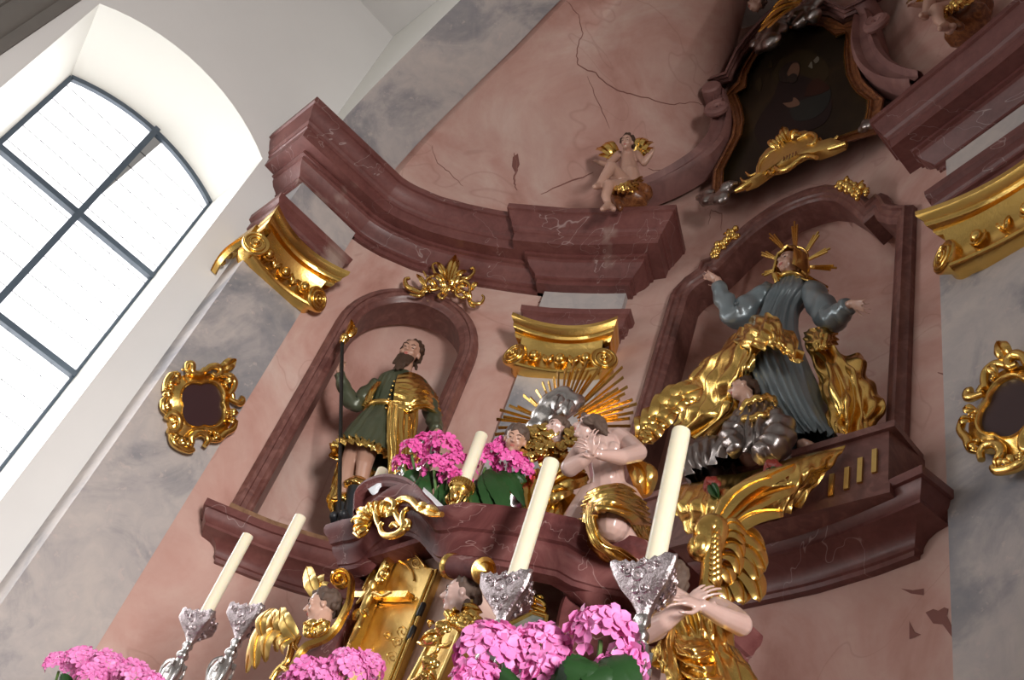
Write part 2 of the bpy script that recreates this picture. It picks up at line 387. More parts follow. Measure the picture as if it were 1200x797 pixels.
# --- ceiling, arch, apse
mb = MB(); mb.box((1.3, -2.94, ZT+.1), (6.9, 4.06, .1)); struct(mb.build('ceiling', M['white'], smooth=0))
AP = [(-5.0, 5.3), (-4.99, 5.9), (-4.77, 6.19), (-4.34, 6.56), (-4.03, 6.80), (-3.68, 7.15), (-3.1, 7.55), (-2.4, 7.8), (-1.6, 7.75), (-.9, 7.4), (-.2, 6.8), (.5, 6.1), (.6, 5.3)]
AP = [AP[0]]+[(p.x, p.y) for p in catmull([Vector((*p, 0)) for p in AP[1:-1]], 40)]+[AP[-1]]
def arch_rows(y): return [Vector((x, y, z)) for x, z in AP]
top = 8.7
mb = MB(); mb.grid([arch_rows(1.12), arch_rows(1.66)]); struct(mb.build('trim_1', M['grey'], smooth=40))
mb = MB(); mb.grid([arch_rows(1.121), [Vector((x if 0 < i < len(AP)-1 else (XW if i == 0 else 2.1), 1.121, top)) for i, (x, z) in enumerate(AP)]])
mb.add([(XW, 1.121, 5.3), (-5.0, 1.121, 5.3), (XW, 1.121, top)], [(0, 1, 2)])
struct(mb.build('trim_3', M['reveal'], smooth=0))
# outlines of the two niches on the wall, from the photograph's corners
def sz(pts, off=.05): return [whit(*p, off) for p in pts]
NL_out = [(.72, 2.66)]+[(1.215-.495*math.cos(t), 4.27+.545*math.sin(t)) for t in (math.pi*k/22 for k in range(23))]+[(1.71, 2.66)]
NR_out = [(2.82, 2.66)]+sz([(785, 342), (800, 326), (815, 316.5), (819, 306), (830, 302), (845, 287), (860, 274.5), (875, 261.5), (890, 250.5), (905, 240.5), (920, 232), (936, 225), (951, 219.5), (972, 214.5), (993, 216), (1010, 226), (1019, 234), (1030, 224), (1038, 227), (1043, 236), (1052, 238.5), (1068, 238)])+[(4.55, 2.66)]
def inset(path, d): path = [Vector(p) for p in path]; return [(p.x+m.x*d, p.y+m.y*d) for p, m in zip(path, mitre(path))]
NL_in = inset(NL_out, .075); NR_in = inset(NR_out, .085)
def depth_field(S, Z, poly, D, rad):
    P = np.array(poly); Q = np.roll(P, -1, 0); inside = np.zeros(S.shape, bool); dist = np.full(S.shape, 9.0)
    for (x0, y0), (x1, y1) in zip(P, Q):
        c = ((y0 > Z) != (y1 > Z)); xi = (x1-x0)*(Z-y0)/((y1-y0) if y1 != y0 else 1e-9)+x0; inside ^= c & (S < xi)
        dx, dy = x1-x0, y1-y0; t = np.clip(((S-x0)*dx+(Z-y0)*dy)/(dx*dx+dy*dy+1e-12), 0, 1)
        dist = np.minimum(dist, np.hypot(S-x0-t*dx, Z-y0-t*dy))
    q = np.clip(dist/rad, 0, 1); d = D*(.3+.7*np.sqrt(1-(1-q)**2))
    return np.where(inside, d, 0)
DX = [(5.9, 0), (6.2, .22), (6.56, .66), (6.8, .96), (7.15, 1.32), (7.6, 1.95), (8.0, 2.4), (8.7, 3.0)]
sv = np.concatenate([np.arange(0.5, 5.0, .028), np.linspace(5.0, SL[-1], 40)]); sv = np.concatenate([[.42, .47], sv])
zv = np.concatenate([np.linspace(FLOOR, 1.0, 6), np.arange(1.1, 6.2, .034), np.linspace(6.2, top, 36)])
S_, Z_ = np.meshgrid(sv, zv); D_ = depth_field(S_, Z_, NL_in, .42, .34)+depth_field(S_, Z_, NR_in, .5, .6)
dxv = np.interp(Z_, [a for a, b in DX], [b for a, b in DX]); wv = np.interp(S_, [.4, 1.2, 2.1, 2.95, 4.4, 5.4, 7], [1, .85, .5, 0, 0, .3, 1])
rows = []
for i in range(len(zv)):
    r = []
    for j in range(len(sv)):
        p, n = wall_at(sv[j]); k = dxv[i, j]*wv[i, j]; d = D_[i, j]; dirx = 1 if sv[j] < 4 else -1; ky = k*.25*min(1, max(0, (sv[j]-.7)/.6)); k -= .05 if sv[j] < .56 and zv[i] > 5.4 else 0
        r.append(Vector((p.x-n.x*d+k*dirx, p.y-n.y*d-ky, zv[i])))
    rows.append(r)
mb = mb_wall = MB(); mb.grid(rows); ob = struct(mb.build('wall_back', M['pink'], smooth=35))
mb = MB(); mb.box((4.7, 1.2, 2.9), (3.5, .08, 4.5)); struct(mb.build('wall_front', M['white'], smooth=0))
mb = MB(); mb.box((-1.9, 2.4, top+.1), (3.6, 1.4, .1)); struct(mb.build('roof', M['white'], smooth=0))
from mathutils.bvhtree import BVHTree
wbvh = BVHTree.FromPolygons([tuple(v) for v in mb_wall.v], mb_wall.f)
def wall_hit(px, py, off=.0):
    h, n, i, d = wbvh.ray_cast(Vector(), ray(px, py).normalized())
    n = n if n.dot(ray(px, py)) < 0 else -n
    return h+n*off
M['crack'] = mat('dark_crack', (.24, .1, .08), .8); M['chip'] = mat('bare_red_ground', (.2, .075, .06), .8)
def crack(pts, r=.004):
    q = []
    for a, b in zip(pts, pts[1:]):
        for k in range(5): t = k/5; q.append((a[0]+(b[0]-a[0])*t+random.uniform(-1.2, 1.2), a[1]+(b[1]-a[1])*t+random.uniform(-1.2, 1.2)))
    b = MB(); b.tube([wall_hit(*p, .0005) for p in q], [r*.5, r, r*1.2, r*.4], 5); o = b.build('crack', M['crack'], ob); return o
crack([(664, 2), (679, 18), (682, 40), (676, 60), (677, 76), (697, 86), (722, 106), (742, 110), (785, 123), (815, 119), (826, 124)], .0045)
crack([(689, 90), (703, 125), (716, 156)], .003); crack([(634, 228), (672, 212), (702, 200)], .006); crack([(760, 198), (785, 202), (800, 210)], .004); crack([(506, 170), (512, 190), (530, 205), (545, 222)], .003)
crack([(603, 180), (606, 195), (602, 212), (606, 225)], .007); crack([(1100, 436), (1120, 446)], .004); crack([(830, 262), (834, 246), (846, 250), (846, 275)], .003); crack([(630, 355), (646, 349), (650, 352)], .007)
def chip(pts):
    c = [wall_hit(*p, .002) for p in pts]; b = MB(); m_ = sum(c, Vector())/len(c); b.add(c+[m_], [(i, (i+1) % len(c), len(c)) for i in range(len(c))]); b.build('bare_patch', M['chip'], ob, 0)
chip([(1085, 718), (1094, 714), (1100, 716), (1107, 712), (1112, 714), (1110, 722), (1120, 742), (1127, 750), (1116, 747), (1105, 732), (1094, 731)]); chip([(1056, 690), (1070, 692), (1083, 690), (1083, 698), (1075, 697), (1068, 696)]); chip([(1066, 728), (1073, 742), (1080, 744), (1066, 749)]); chip([(601, 184), (607, 180), (609, 193), (604, 203), (600, 195)])
# --- flat painted pilasters
def slab_sz(mb, s0, s1, z0, z1, off, k=6):
    f = [wxyz(s0+(s1-s0)*i/k, 0, off) for i in range(k+1)]; b = [wxyz(s0+(s1-s0)*i/k, 0, -.1) for i in range(k+1)]
    loop = b[:1]+f+b[-1:]
    mb.grid([[Vector((p.x, p.y, z)) for p in loop] for z in (z0, z1)]); mb.add([Vector((p.x, p.y, z1)) for p in loop], [tuple(range(len(loop)))]); mb.add([Vector((p.x, p.y, z0)) for p in loop], [tuple(range(len(loop)))])
    return mb
mb = MB(); mb.box((-5.17, 1.36, 1.4), (.185, .25, 2.95)); struct(mb.build('pilaster', M['grey'], smooth=0), 'grey marbled pilaster between the white window wall and the left niche', 'pilaster')
mb = MB(); slab_sz(mb, 2.03, 2.58, FLOOR, 4.4, .05); struct(mb.build('pilaster', M['grey'], smooth=30), 'grey marbled pilaster rising behind the gilded sunburst', 'pilaster')
mb = MB(); slab_sz(mb, 4.78, 5.45, FLOOR, 4.3, .04); struct(mb.build('pilaster', M['grey'], smooth=30), 'grey marbled pilaster at the right edge, right of the large niche', 'pilaster')
# --- niche frames
PF = [(0, -.02), (0, .03), (.018, .045), (.03, .062), (.05, .062), (.056, .05), (.085, .046), (.1, .034), (.115, .03), (.126, .02), (.132, -.2)]
f = MB(); sweep_sz(f, NL_out, PF, .05); fr = tag(f.build('niche_frame', M['niche'], None, 28, wxyz(1.2, 2.66)), 'tall round-headed reddish marble moulding framing the niche of the green-clad statue', 'niche frame', 'marble niche frames')
PF2 = [(0, -.02), (0, .035), (.02, .05), (.03, .07), (.048, .07), (.054, .055), (.08, .05), (.09, .038), (.108, .034), (.122, .022), (.126, -.17)]
f = MB(); sweep_sz(f, NR_out, PF2, .05); tag(f.build('niche_frame', M['niche'], None, 28, wxyz(3.7, 2.66)), 'wide shouldered reddish marble moulding framing the niche of the blue-robed woman', 'niche frame', 'marble niche frames')
# --- consoles (shelves) under the niches
PS = [(-.02, 2.42), (.045, 2.42), (.05, 2.44), (.065, 2.445), (.068, 2.462), (.075, 2.475), (.1, 2.50), (.15, 2.52), (.2, 2.527), (.225, 2.53), (.225, 2.545), (.24, 2.555), (.262, 2.575), (.272, 2.60), (.275, 2.61), (.295, 2.613), (.295, 2.655), (-.02, 2.662)]
def shelf(s0, s1, dz, k, off=0):
    mb = MB(); path = [wreturn(s0, off)]+wline(s0, s1, off)+[wreturn(s1, off)]
    sweep_plan(mb, path, [(o*k, z+dz) for o, z in PS]); return mb
tag(shelf(.83, 2.0, -.03, .72).build('console_shelf', M['console'], None, 28, wxyz(1.3, 2.4)), 'dark red marble shelf carrying the statue with the staff', 'shelf', 'marble console shelves')
tag(shelf(2.72, 4.58, .085, .78).build('console_shelf', M['console'], None, 28, wxyz(3.7, 2.4)), 'dark red marble shelf under the large niche of the blue-robed woman', 'shelf', 'marble console shelves')
mb = MB(); path = wline(.72, 1.95, .0)
mb.grid([[Vector((p.x+n.x*o, p.y+n.y*o, z)) for o, z in ((-.3, 2.63), (.19, 2.63), (.19, 2.662), (-.3, 2.662))] for p, n in [(wall_at(.72+1.23*i/12)) for i in range(13)]], cu=True, caps=True)
tag(mb.build('plank', M['wood'], None, 25, wxyz(1.3, 2.64)), 'brown wooden plank lying on the left marble shelf', 'plank')
# --- entablatures
PE = [(-.05, 5.0), (.07, 5.0), (.07, 5.035), (.088, 5.042), (.088, 5.06), (.1, 5.075), (.135, 5.1), (.16, 5.135), (.165, 5.16), (.185, 5.165), (.185, 5.19)]
PC = [(.185, 5.19), (.27, 5.195), (.27, 5.2), (.275, 5.275), (.285, 5.28), (.29, 5.30), (.305, 5.315), (.31, 5.34), (.33, 5.375), (.345, 5.41), (.35, 5.43), (.365, 5.435), (.365, 5.485), (-.05, 5.5)]
def entab(pieces, name, label, loc):
    t = thing(name, label, 'cornice', loc, 'dark red cornices')
    for path in pieces:
        a = MB(); sweep_plan(a, path, PE); a.build('architrave', M['purple'], t, 24)
        c = MB(); sweep_plan(c, path, PC); c.build('cornice', M['purple'], t, 24)
    return t
V2 = lambda x, y: Vector((x, y))
pil = [V2(-5.4, 1.18), V2(-5.05, 1.18), V2(-5.03, 1.60), V2(-5.25, 1.66)]
rec = wline(.46, 2.08, -.04, 22)
ctr = [wreturn(2.02, .06)]+wline(2.02, 2.56, .055, 6)+[wreturn(2.56, .06)]
entab([pil, rec, ctr], 'entablature', 'long curved dark red cornice running from the left pilaster to the winged putto', wxyz(1.3, 5.0))
rp = [V2(-1.36, 3.6), V2(-1.37, 3.21), V2(-.9, 3.09), V2(-.4, 2.94), V2(.2, 2.7)]
entab([rp], 'entablature', 'dark red cornice rising at the upper right edge above the right pilaster', (-1.0, 3.1, 5.0))
# --- impost blocks: grey block over a red moulding
PI = [(-.05, 4.56), (.03, 4.56), (.03, 4.6), (.05, 4.605), (.05, 4.625), (.062, 4.64), (.062, 4.70), (.085, 4.715), (.09, 4.76), (-.05, 4.765)]
def impost(path, blockpath, label, dz=0):
    t = thing('impost_block', label, 'impost', (path[1].x, path[1].y, 4.56+dz), 'impost blocks above the capitals')
    a = MB(); sweep_plan(a, path, [(o, z+dz) for o, z in PI]); a.build('moulding', M['purple'], t, 24)
    a = MB(); sweep_plan(a, blockpath, [(-.05, 4.75+dz), (.045, 4.75+dz), (.045, 5.01), (-.05, 5.01)]); a.build('block', M['grey'], t, 24)
impost([V2(-5.3, 1.13), V2(-4.98, 1.13), V2(-4.98, 1.62), V2(-5.2, 1.64)], [V2(-5.3, 1.17), V2(-4.98, 1.17), V2(-4.98, 1.59), V2(-5.2, 1.6)], 'red and grey impost block above the left gilded capital')
impost([wreturn(2.0)]+wline(2.0, 2.6, .04, 5)+[wreturn(2.6)], [wreturn(2.05)]+wline(2.05, 2.55, .01, 5)+[wreturn(2.55)], 'red and grey impost block above the capital behind the sunburst')
impost([V2(-1.4, 3.6), V2(-1.4, 3.14), V2(-.9, 3.02), V2(-.3, 2.82)], [V2(-1.34, 3.6), V2(-1.34, 3.15), V2(-.9, 3.04), V2(-.3, 2.84)], 'red and grey impost block above the right gilded capital', -.02)
# --- gilded capitals
def spiral(c, a, b, r0, r1, turns, t0=0, n=40, lift=None):
    out = []
    for i in range(n+1):
        u = i/n; th = t0+2*math.pi*turns*u; r = r0*(1-u)+r1*u; p = c+a*(r*math.cos(th))+b*(r*math.sin(th))
        if lift: p = p+lift*u
        out.append(p)
    return out
def capital(o, t, n, w, label, side=False, z0=4.17, h=.33):
    """o: centre of the pilaster face at z0; t along, n out"""
    o = Vector(o); t = Vector(t).normalized(); n = Vector(n).normalized(); U = Vector((0, 0, 1)); k = h/.33
    root = thing('gilded_capital', label, 'capital', o, 'gilded pilaster capitals')
    def L(a, z, f): return o+t*a+U*(z*k)+n*f
    # abacus: concave in plan
    prof = [(.0, .2), (.04, .2), (.06, .215), (.06, .235), (.09, .245), (.1, .26), (.1, .275), (.13, .29), (.14, .30), (.14, .33), (.0, .335)]
    rows = []; W2 = w/2+.07; N = 18
    for i in range(N+1):
        u = -1+2*i/N; curve = .0+.10*u*u; rows.append([L(W2*u*(.86+.14*(f/.14)), z, f+curve) for f, z in prof])
    a = MB(); a.grid(rows)
    for r in (rows[0], rows[-1]): a.add(r, [tuple(range(len(r)))])
    for sgn in (-1, 1):      # returning ends of the abacus
        e = rows[0] if sgn < 0 else rows[-1]; a.grid([e, [p-n*.24-t*(sgn*.02) for p in e]])
    a.build('abacus', M['gold'], root, 30)
    # band with eggs and darts, and the roll below
    a = MB(); rows = []
    pr = [(-.03, -.02), (.045, -.02), (.06, -.012), (.065, 0), (.06, .014), (.045, .02), (.04, .03), (.05, .1), (.085, .17), (.10, .2), (-.03, .2)]
    for i in range(N+1):
        u = -1+2*i/N; rows.append([L((w/2-.01)*u, z, f+.05*u*u) for f, z in pr])
    a.grid(rows); a.build('echinus', M['gold'], root, 35)
    a = MB()
    for i in range(5):
        u = (-.62+1.24*i/4); c = L(w/2*u, .1, .075+.05*u*u)
        if i % 2 == 0: a.ell(c, (.03, .022, .034), (t, n, U)); a.tube([c+t*(.04*math.cos(q))+U*(.045*math.sin(q))-n*.012 for q in [math.pi*(.9+1.2*j/10) for j in range(11)]], .008, 6)
        else:
            for sg in (-1, 1): a.leaf(c-U*.035-n*.02, c+U*.03+t*(.035*sg)-n*.015, .03, n, bend=.012)
    a.build('egg_and_dart', M['gold'], root, 60)
    for sg in (-1, 1):
        c = L(sg*(w/2+.015), .075, .10); ax = (n*.93+t*(.36*sg)).normalized(); b2 = ax.cross(U).normalized()
        a = MB(); a.lathe(c-ax*.16, [(.05, 0), (.088, .0), (.088, .06), (.066, .1), (.088, .15), (.09, .165), (.084, .175), (.07, .172), (.05, .176), (.0, .178)], ax, 26)
        a.tube(spiral(c+ax*.012, b2*sg, U, .078, .012, 2.3, math.pi/2, 46, ax*.012), [.0105, .006], 7); a.ell(c+ax*.022, .018)
        a.build('volute', M['gold'], root, 60)
    return root, L
capital((-4.985, 1.36, 4.19), (0, 1, 0), (1, 0, 0), .5, 'gilded capital with volutes on the left pilaster beside the window', h=.33)
# side face of the left capital, turning towards the window wall
root = [o for o in bpy.data.objects if o.name.startswith('gilded_capital')][0]
a = MB(); a.box((-5.13, 1.10, 4.46), (.13, .05, .035)); a.box((-5.13, 1.105, 4.39), (.12, .03, .04)); a.leaf((-5.0, 1.06, 4.34), (-5.25, 1.07, 4.16), .13, (0, -1, 0), bend=.03)
for k in range(4): a.ell((-5.05-.05*k, 1.05, 4.35-.04*k), (.028, .03, .03))
a.build('side_scroll', M['gold'], root, 50)
p, n = wall_at(2.305); tt = Vector((-n.y, n.x)); q = p+n*.05
capital((q.x, q.y, 4.2), (tt.x, tt.y, 0), (n.x, n.y, 0), .56, 'gilded capital with volutes directly above the sunburst')
n = Vector((-.238, -.971)); tt = Vector((.971, -.238)); q = V2(-1.36, 3.15)+tt*.45+n*.04
capital((q.x, q.y, 3.96), (tt.x, tt.y, 0), (n.x, n.y, 0), .8, 'gilded capital cut off by the right edge of the photograph', h=.36)
# ================================================================== FIGURES: helpers
def basis(f, u):
    f = Vector(f).normalized(); r = f.cross(Vector(u)).normalized(); u = r.cross(f).normalized()
    return f, u, r           # forward, up, to the viewer's left when it faces you is -r
def head(mb, c, f, u, h, ears=True):
    """head of height h centred at the eyes; closed shapes to be fused"""
    f, u, r = basis(f, u); c = Vector(c); P = lambda a, b, d: c+r*(a*h)+f*(b*h)+u*(d*h); ax = (r, f, u)
    mb.ell(P(0, -.06, .13), (.36*h, .43*h, .37*h), ax, 14, 9); mb.ell(P(0, .07, -.16), (.29*h, .30*h, .33*h), ax, 14, 9)
    mb.ell(P(0, .28, -.42), (.11*h, .09*h, .08*h), ax); mb.cap(P(0, .36, .04), P(0, .46, -.13), .045*h, .065*h)
    for s in (-1, 1):
        mb.ell(P(.15*s, .27, -.16), (.12*h, .1*h, .11*h), ax); mb.ell(P(.14*s, .31, .09), (.14*h, .08*h, .05*h), ax); mb.ell(P(.14*s, .325, -.0), (.075*h, .05*h, .045*h), ax)
        mb.ell(P(.07*s, .41, -.14), .045*h)
        if ears: mb.ell(P(.36*s, -.02, -.06), (.045*h, .09*h, .13*h), ax)
    mb.ell(P(0, .345, -.25), (.11*h, .06*h, .035*h), ax); mb.ell(P(0, .33, -.31), (.09*h, .06*h, .035*h), ax)
    return P, ax
def face_parts(P, ax, h, root, body, lids=True):
    e = MB()
    for s in (-1, 1): e.ell(P(.14*s, .358, -.005), (.052*h, .026*h, .02*h), ax)
    e.build('eyes', M['eye'], body)
    e = MB(); e.ell(P(0, .388, -.252), (.095*h, .026*h, .02*h), ax); e.ell(P(0, .375, -.295), (.075*h, .026*h, .022*h), ax); e.build('lips', M['lip'], body)
    e = MB()
    for s in (-1, 1): e.tube([P(.05*s, .385, .1), P(.14*s, .39, .135), P(.235*s, .33, .1)], [.014*h, .018*h, .008*h], 6)
    e.build('eyebrows', M['hair'], body)
def hair(P, ax, h, parent, m, seed=1, length=.35, voxel=.006, front=.18, n=70, curl=.10, drop=0.0):
    rng = random.Random(seed); b = MB(); b.ell(P(0, -.1, .16), (.385*h, .42*h, .375*h), ax, 16, 10)
    for i in range(n):
        th = rng.uniform(0, 2*math.pi); ph = rng.uniform(-.15-length, 1)
        x = math.cos(th)*math.sqrt(max(0, 1-max(ph, 0)**2)); y = math.sin(th)*math.sqrt(max(0, 1-max(ph, 0)**2))
        if y > .25 and ph < .55+front: continue
        if y > -.15 and ph < -.2: continue
        z = ph*.38 if ph > 0 else ph*.75
        p = P(x*.37, -.1+y*.42, .15+z); q = P(x*.37+rng.uniform(-.08, .08), -.1+y*.42+rng.uniform(-.06, .06), .15+z-rng.uniform(.05, .14)-drop)
        b.cap(p, q, curl*h*rng.uniform(.6, 1), curl*h*.5, 8)
    return blob(b, 'hair', m, parent, voxel, 1)
def hand(mb, wrist, d, nrm, L, side=1, curl=.5, spread=.25, thumb=.9, curls=None):
    """palm, four bent fingers of unequal length and a thumb; nrm is the back of the hand, side chooses the thumb's side"""
    d = Vector(d).normalized(); nrm = Vector(nrm); nrm = (nrm-d*nrm.dot(d)).normalized(); b = d.cross(nrm)*side; w = Vector(wrist); r = .044*L
    kn = []
    for k in range(4):
        o = (1.5-k)*.105*L; kp = w+d*(.48*L-abs(k-1)*.025*L)+b*o; kn.append(kp); mb.cap(w+b*(o*.55)+d*.02*L, kp, r*1.55, r*1.25)
    mb.ell(w+d*.26*L, (.17*L, .26*L, .085*L), (b, d, nrm))
    for k, ln in enumerate((.43, .49, .45, .34)):
        c = (curls[k] if curls else curl); a = (1.5-k)*spread*.35; cd = (d+b*a).normalized(); p = kn[k]; ang = 0
        for seg, rr in ((.45, 1.02), (.31, .92), (.24, .8)):
            ang += c*.75; q = p+(cd*math.cos(ang)-nrm*math.sin(ang))*(ln*L*seg); mb.cap(p, q, r*rr, r*rr*.9, 8); p = q
    t0 = w+d*.12*L+b*.13*L-nrm*.02*L; t1 = t0+(d*.55+b*thumb-nrm*.25).normalized()*.22*L; t2 = t1+(d*.85+b*thumb*.45-nrm*.35*curl).normalized()*.17*L; t3 = t2+(d+b*.15-nrm*.5*curl).normalized()*.12*L
    mb.cap(t0, t1, r*1.5, r*1.15); mb.cap(t1, t2, r*1.12, r*.98); mb.cap(t2, t3, r*.98, r*.8)
    return kn
FAT = dict(limb=1.0, ring=1.0, sleeve=1.0)      # build of the figure in hand: slimmer or stouter
def limb(mb, *pts):
    """(point, radius) joints in a row"""
    for (a, ra), (b, rb) in zip(pts, pts[1:]): mb.cap(a, b, ra*FAT['limb'], rb*FAT['limb'], 12)
def fold(u, v, seed, freq, amp):
    w = .35*noise.noise(Vector((u*2, v*2.2, seed*3.1))); x = 0
    for k, (f, a) in enumerate(((1, .62), (1.9, .33), (3.3, .17))):
        s = math.sin(2*math.pi*(freq*f*(u+w*.22)+seed*.37+k*.41+.25*noise.noise(Vector((v*2.5, k, seed)))))
        x += a*(1-2*abs(s)**.8 if k == 0 else s)
    return amp*(x+.5*noise.noise(Vector((u*7+seed, v*5, 1.7))))
def drape(name, rows, m, parent, amp=.012, freq=4, seed=1, th=.006, nu=48, nv=40, closed=False, across=True, fade=0.0, edge=0.0, smooth=180, mbonly=False, gather=None):
    """cloth through a grid of points (each row runs across, rows run down the cloth), with folds running down"""
    R = [catmull(r+([r[0]] if closed else []), nu) for r in rows]
    cols = [catmull([R[i][j] for i in range(len(R))], nv) for j in range(nu+1)]
    G = [[cols[j][i] for j in range(nu+1)] for i in range(nv+1)]
    if closed: G = [g[:-1] for g in G]; 
    n = len(G[0]); m_ = len(G); NV = []
    for i in range(m_):
        row = []
        for j in range(n):
            a = G[i][(j+1) % n if closed else min(j+1, n-1)]-G[i][(j-1) % n if closed else max(j-1, 0)]; b = G[min(i+1, m_-1)][j]-G[max(i-1, 0)][j]
            q = a.cross(b); row.append(q.normalized() if q.length > 1e-9 else Vector((0, 0, 1)))
        NV.append(row)
    out = []
    for i in range(m_):
        row = []
        for j in range(n):
            u = j/nu; v = i/nv; k = (fade+(1-fade)*v); fu, fv = (u, v) if across else (v, u)
            if gather: k *= interp(gather, v)
            if closed: d = fold(.5-.5*math.cos(2*math.pi*u), fv*1.0+.3*math.sin(2*math.pi*u), seed, freq, amp*k)
            else: d = fold(fu, fv, seed, freq, amp*k)
            ww = edge*noise.noise(Vector((u*6, v*6, seed*1.3)))
            row.append(G[i][j]+NV[i][j]*(d+ww))
        out.append(row)
    mb = MB()
    if closed: mb.grid(out, cu=True)
    else:
        mb.grid(out); bk = [[p-NV[i][j]*th for j, p in enumerate(r)] for i, r in enumerate(out)]
        per = [(0, j) for j in range(n)]+[(i, n-1) for i in range(1, m_)]+[(m_-1, j) for j in range(n-2, -1, -1)]+[(i, 0) for i in range(m_-2, 0, -1)]
        mb.grid(bk); mb.grid([[out[i][j] for i, j in per], [bk[i][j] for i, j in per]], cu=True)
    if mbonly: return mb
    return mb.build(name, m, parent, smooth)
def rings(pl, spec, n=20):
    """horizontal rings: (px,py,off, half width m, half depth m[, tilt])"""
    out = []
    for s in spec:
        c = pl(s[0], s[1], s[2]); til = s[5] if len(s) > 5 else 0
        out.append([c+pl.t*(s[3]*FAT['ring']*math.cos(a))+pl.n*(s[4]*FAT['ring']*math.sin(a))+Vector((0, 0, til*math.cos(a))) for a in (2*math.pi*j/n for j in range(n))])
    return out
def sleeve(name, pts, radii, m, parent, amp=.012, seed=1, n=22, seg=30):
    """wrinkled sleeve along a bent arm"""
    path = catmull(pts, seg); b = MB(); radii = [r*FAT['sleeve'] for r in radii]
    b.tube(path, radii, n, fn=lambda v, th: 1+amp*(math.sin(v*31+2*math.sin(th+seed)+seed)*.6+1.4*noise.noise(Vector((v*9, math.cos(th)*1.5, math.sin(th)*1.5+seed)))))
    return b.build(name, m, parent, 180)
def wing(name, feathers, m, parent, nrm, cov=None, seed=1, tilt=.0):
    """feathers: (base, tip, width, bend[, side]) – every feather a raised leaf; cov: small covert feathers"""
    b = MB(); rng = random.Random(seed)
    n0_ = Vector(nrm)
    for k, fth in enumerate(feathers):
        base, tip, w, bend = fth[:4]; side = fth[4] if len(fth) > 4 else 0; dd = (Vector(tip)-Vector(base)).normalized(); nrm = (n0_+dd.cross(n0_)*tilt).normalized()
        b.leaf(base+Vector(nrm)*.002*k, tip+Vector(nrm)*.002*k, w, nrm, bend, th=w*.1, n=12, pw=.36, side=side)
    nrm = n0_
    for c in cov or []: b.leaf(*c[:3], nrm, c[3], th=c[2]*.16, n=6, pw=.45)
    return b.build(name, m, parent, 60)
def px_spiral(cx, cy, r0, r1, a0, turns, n=22):
    return [(cx+(r0+(r1-r0)*i/n)*math.cos(a0+2*math.pi*turns*i/n), cy+(r0+(r1-r0)*i/n)*math.sin(a0+2*math.pi*turns*i/n)) for i in range(n+1)]
def orn(mb, mp, strokes, flat=None, n=8):
    """carved ornament: each stroke (points in the photograph's frame, r0, r1, off) becomes a swelling tube on its carrier"""
    for st in strokes:
        pts, r0, r1 = st[:3]; off = st[3] if len(st) > 3 else .015
        p3 = [mp(*p, off) for p in pts]; q = catmull(p3, max(8, 4*len(p3)))
        mb.tube(q, [r0*.6, r0, (r0+r1)/2, r1], n)
    return mb
def orn_leaf(mb, mp, a, b, w, off=.015, bend=.02, nrm=None):
    mb.leaf(mp(*a, off), mp(*b, off+.005), w, nrm, bend, pw=.55)
def lerp2(a, b, t): return tuple(x+(y-x)*t for x, y in zip(a, b))
# ================================================================== STATUES IN THE NICHES
# --- man with a staff, left niche
s0, _ = whit(440, 560, .12); p0, n0 = wall_at(1.2); PJ = Plane((p0.x+n0.x*.08, p0.y+n0.y*.08, 0), (n0.x*.6+.45, n0.y*.6-.35, 0)); J = PJ.P
T = thing('saint_statue', 'bearded saint statue in dark green tunic and gilded cloak standing in the round-headed niche', 'statue', J(405, 622, .05))
FAT.update(limb=.8, ring=.78, sleeve=.72)
b = MB(); hj = .178; hc = J(481, 413, .11); fj = PJ.n*.95-PJ.t*.12-Vector((0, 0, .2)); uj = Vector((0, 0, 1))+PJ.n*.2+PJ.t*.06
P, ax = head(b, hc, fj, uj, hj)
limb(b, (P(0, -.05, -.3), .05), (J(474, 437, .06), .058), (J(460, 470, .05), .1), (J(446, 505, .06), .11))
limb(b, (J(438, 456, .05), .055), (J(415, 474, .06), .043), (J(398, 434, .13), .03))
limb(b, (J(492, 452, .06), .055), (J(508, 490, .1), .043), (J(513, 508, .16), .03))
hand(b, J(398, 435, .13), J(400, 414, .145)-J(397, 437, .13), PJ.n*-.2-PJ.t*.9, .11, side=-1, curl=1.0, spread=.1, thumb=.3)
hand(b, J(513, 508, .16), J(519, 520, .2)-J(513, 508, .16), PJ.n, .12, curl=.3)
limb(b, (J(432, 520, .06), .085), (J(427, 545, .12), .06), (J(422, 572, .09), .044), (J(411, 612, .08), .035))
limb(b, (J(418, 520, .03), .085), (J(407, 552, .05), .058), (J(404, 588, .03), .042), (J(398, 614, .02), .034))
body = blob(b, 'body', M['skintan'], T, .0062, 3); face_parts(P, ax, hj, T, body)
hair(P, ax, hj, T, M['hair'], 3, .5, .006, .3, 90, .11)
b = MB(); rng = random.Random(5)
for i in range(46):
    a = rng.uniform(-1, 1); q = P(.27*a, .22+.1*(1-a*a), -.3-.1*rng.random()); b.cap(q, q+ax[2]*(-hj*rng.uniform(.4, .8)*(1.1-.5*abs(a)))+ax[1]*(hj*.2)+ax[0]*(rng.uniform(-.05, .05)*hj), .06*hj, .03*hj, 7)
blob(b, 'beard', M['hair'], T, .006, 1)
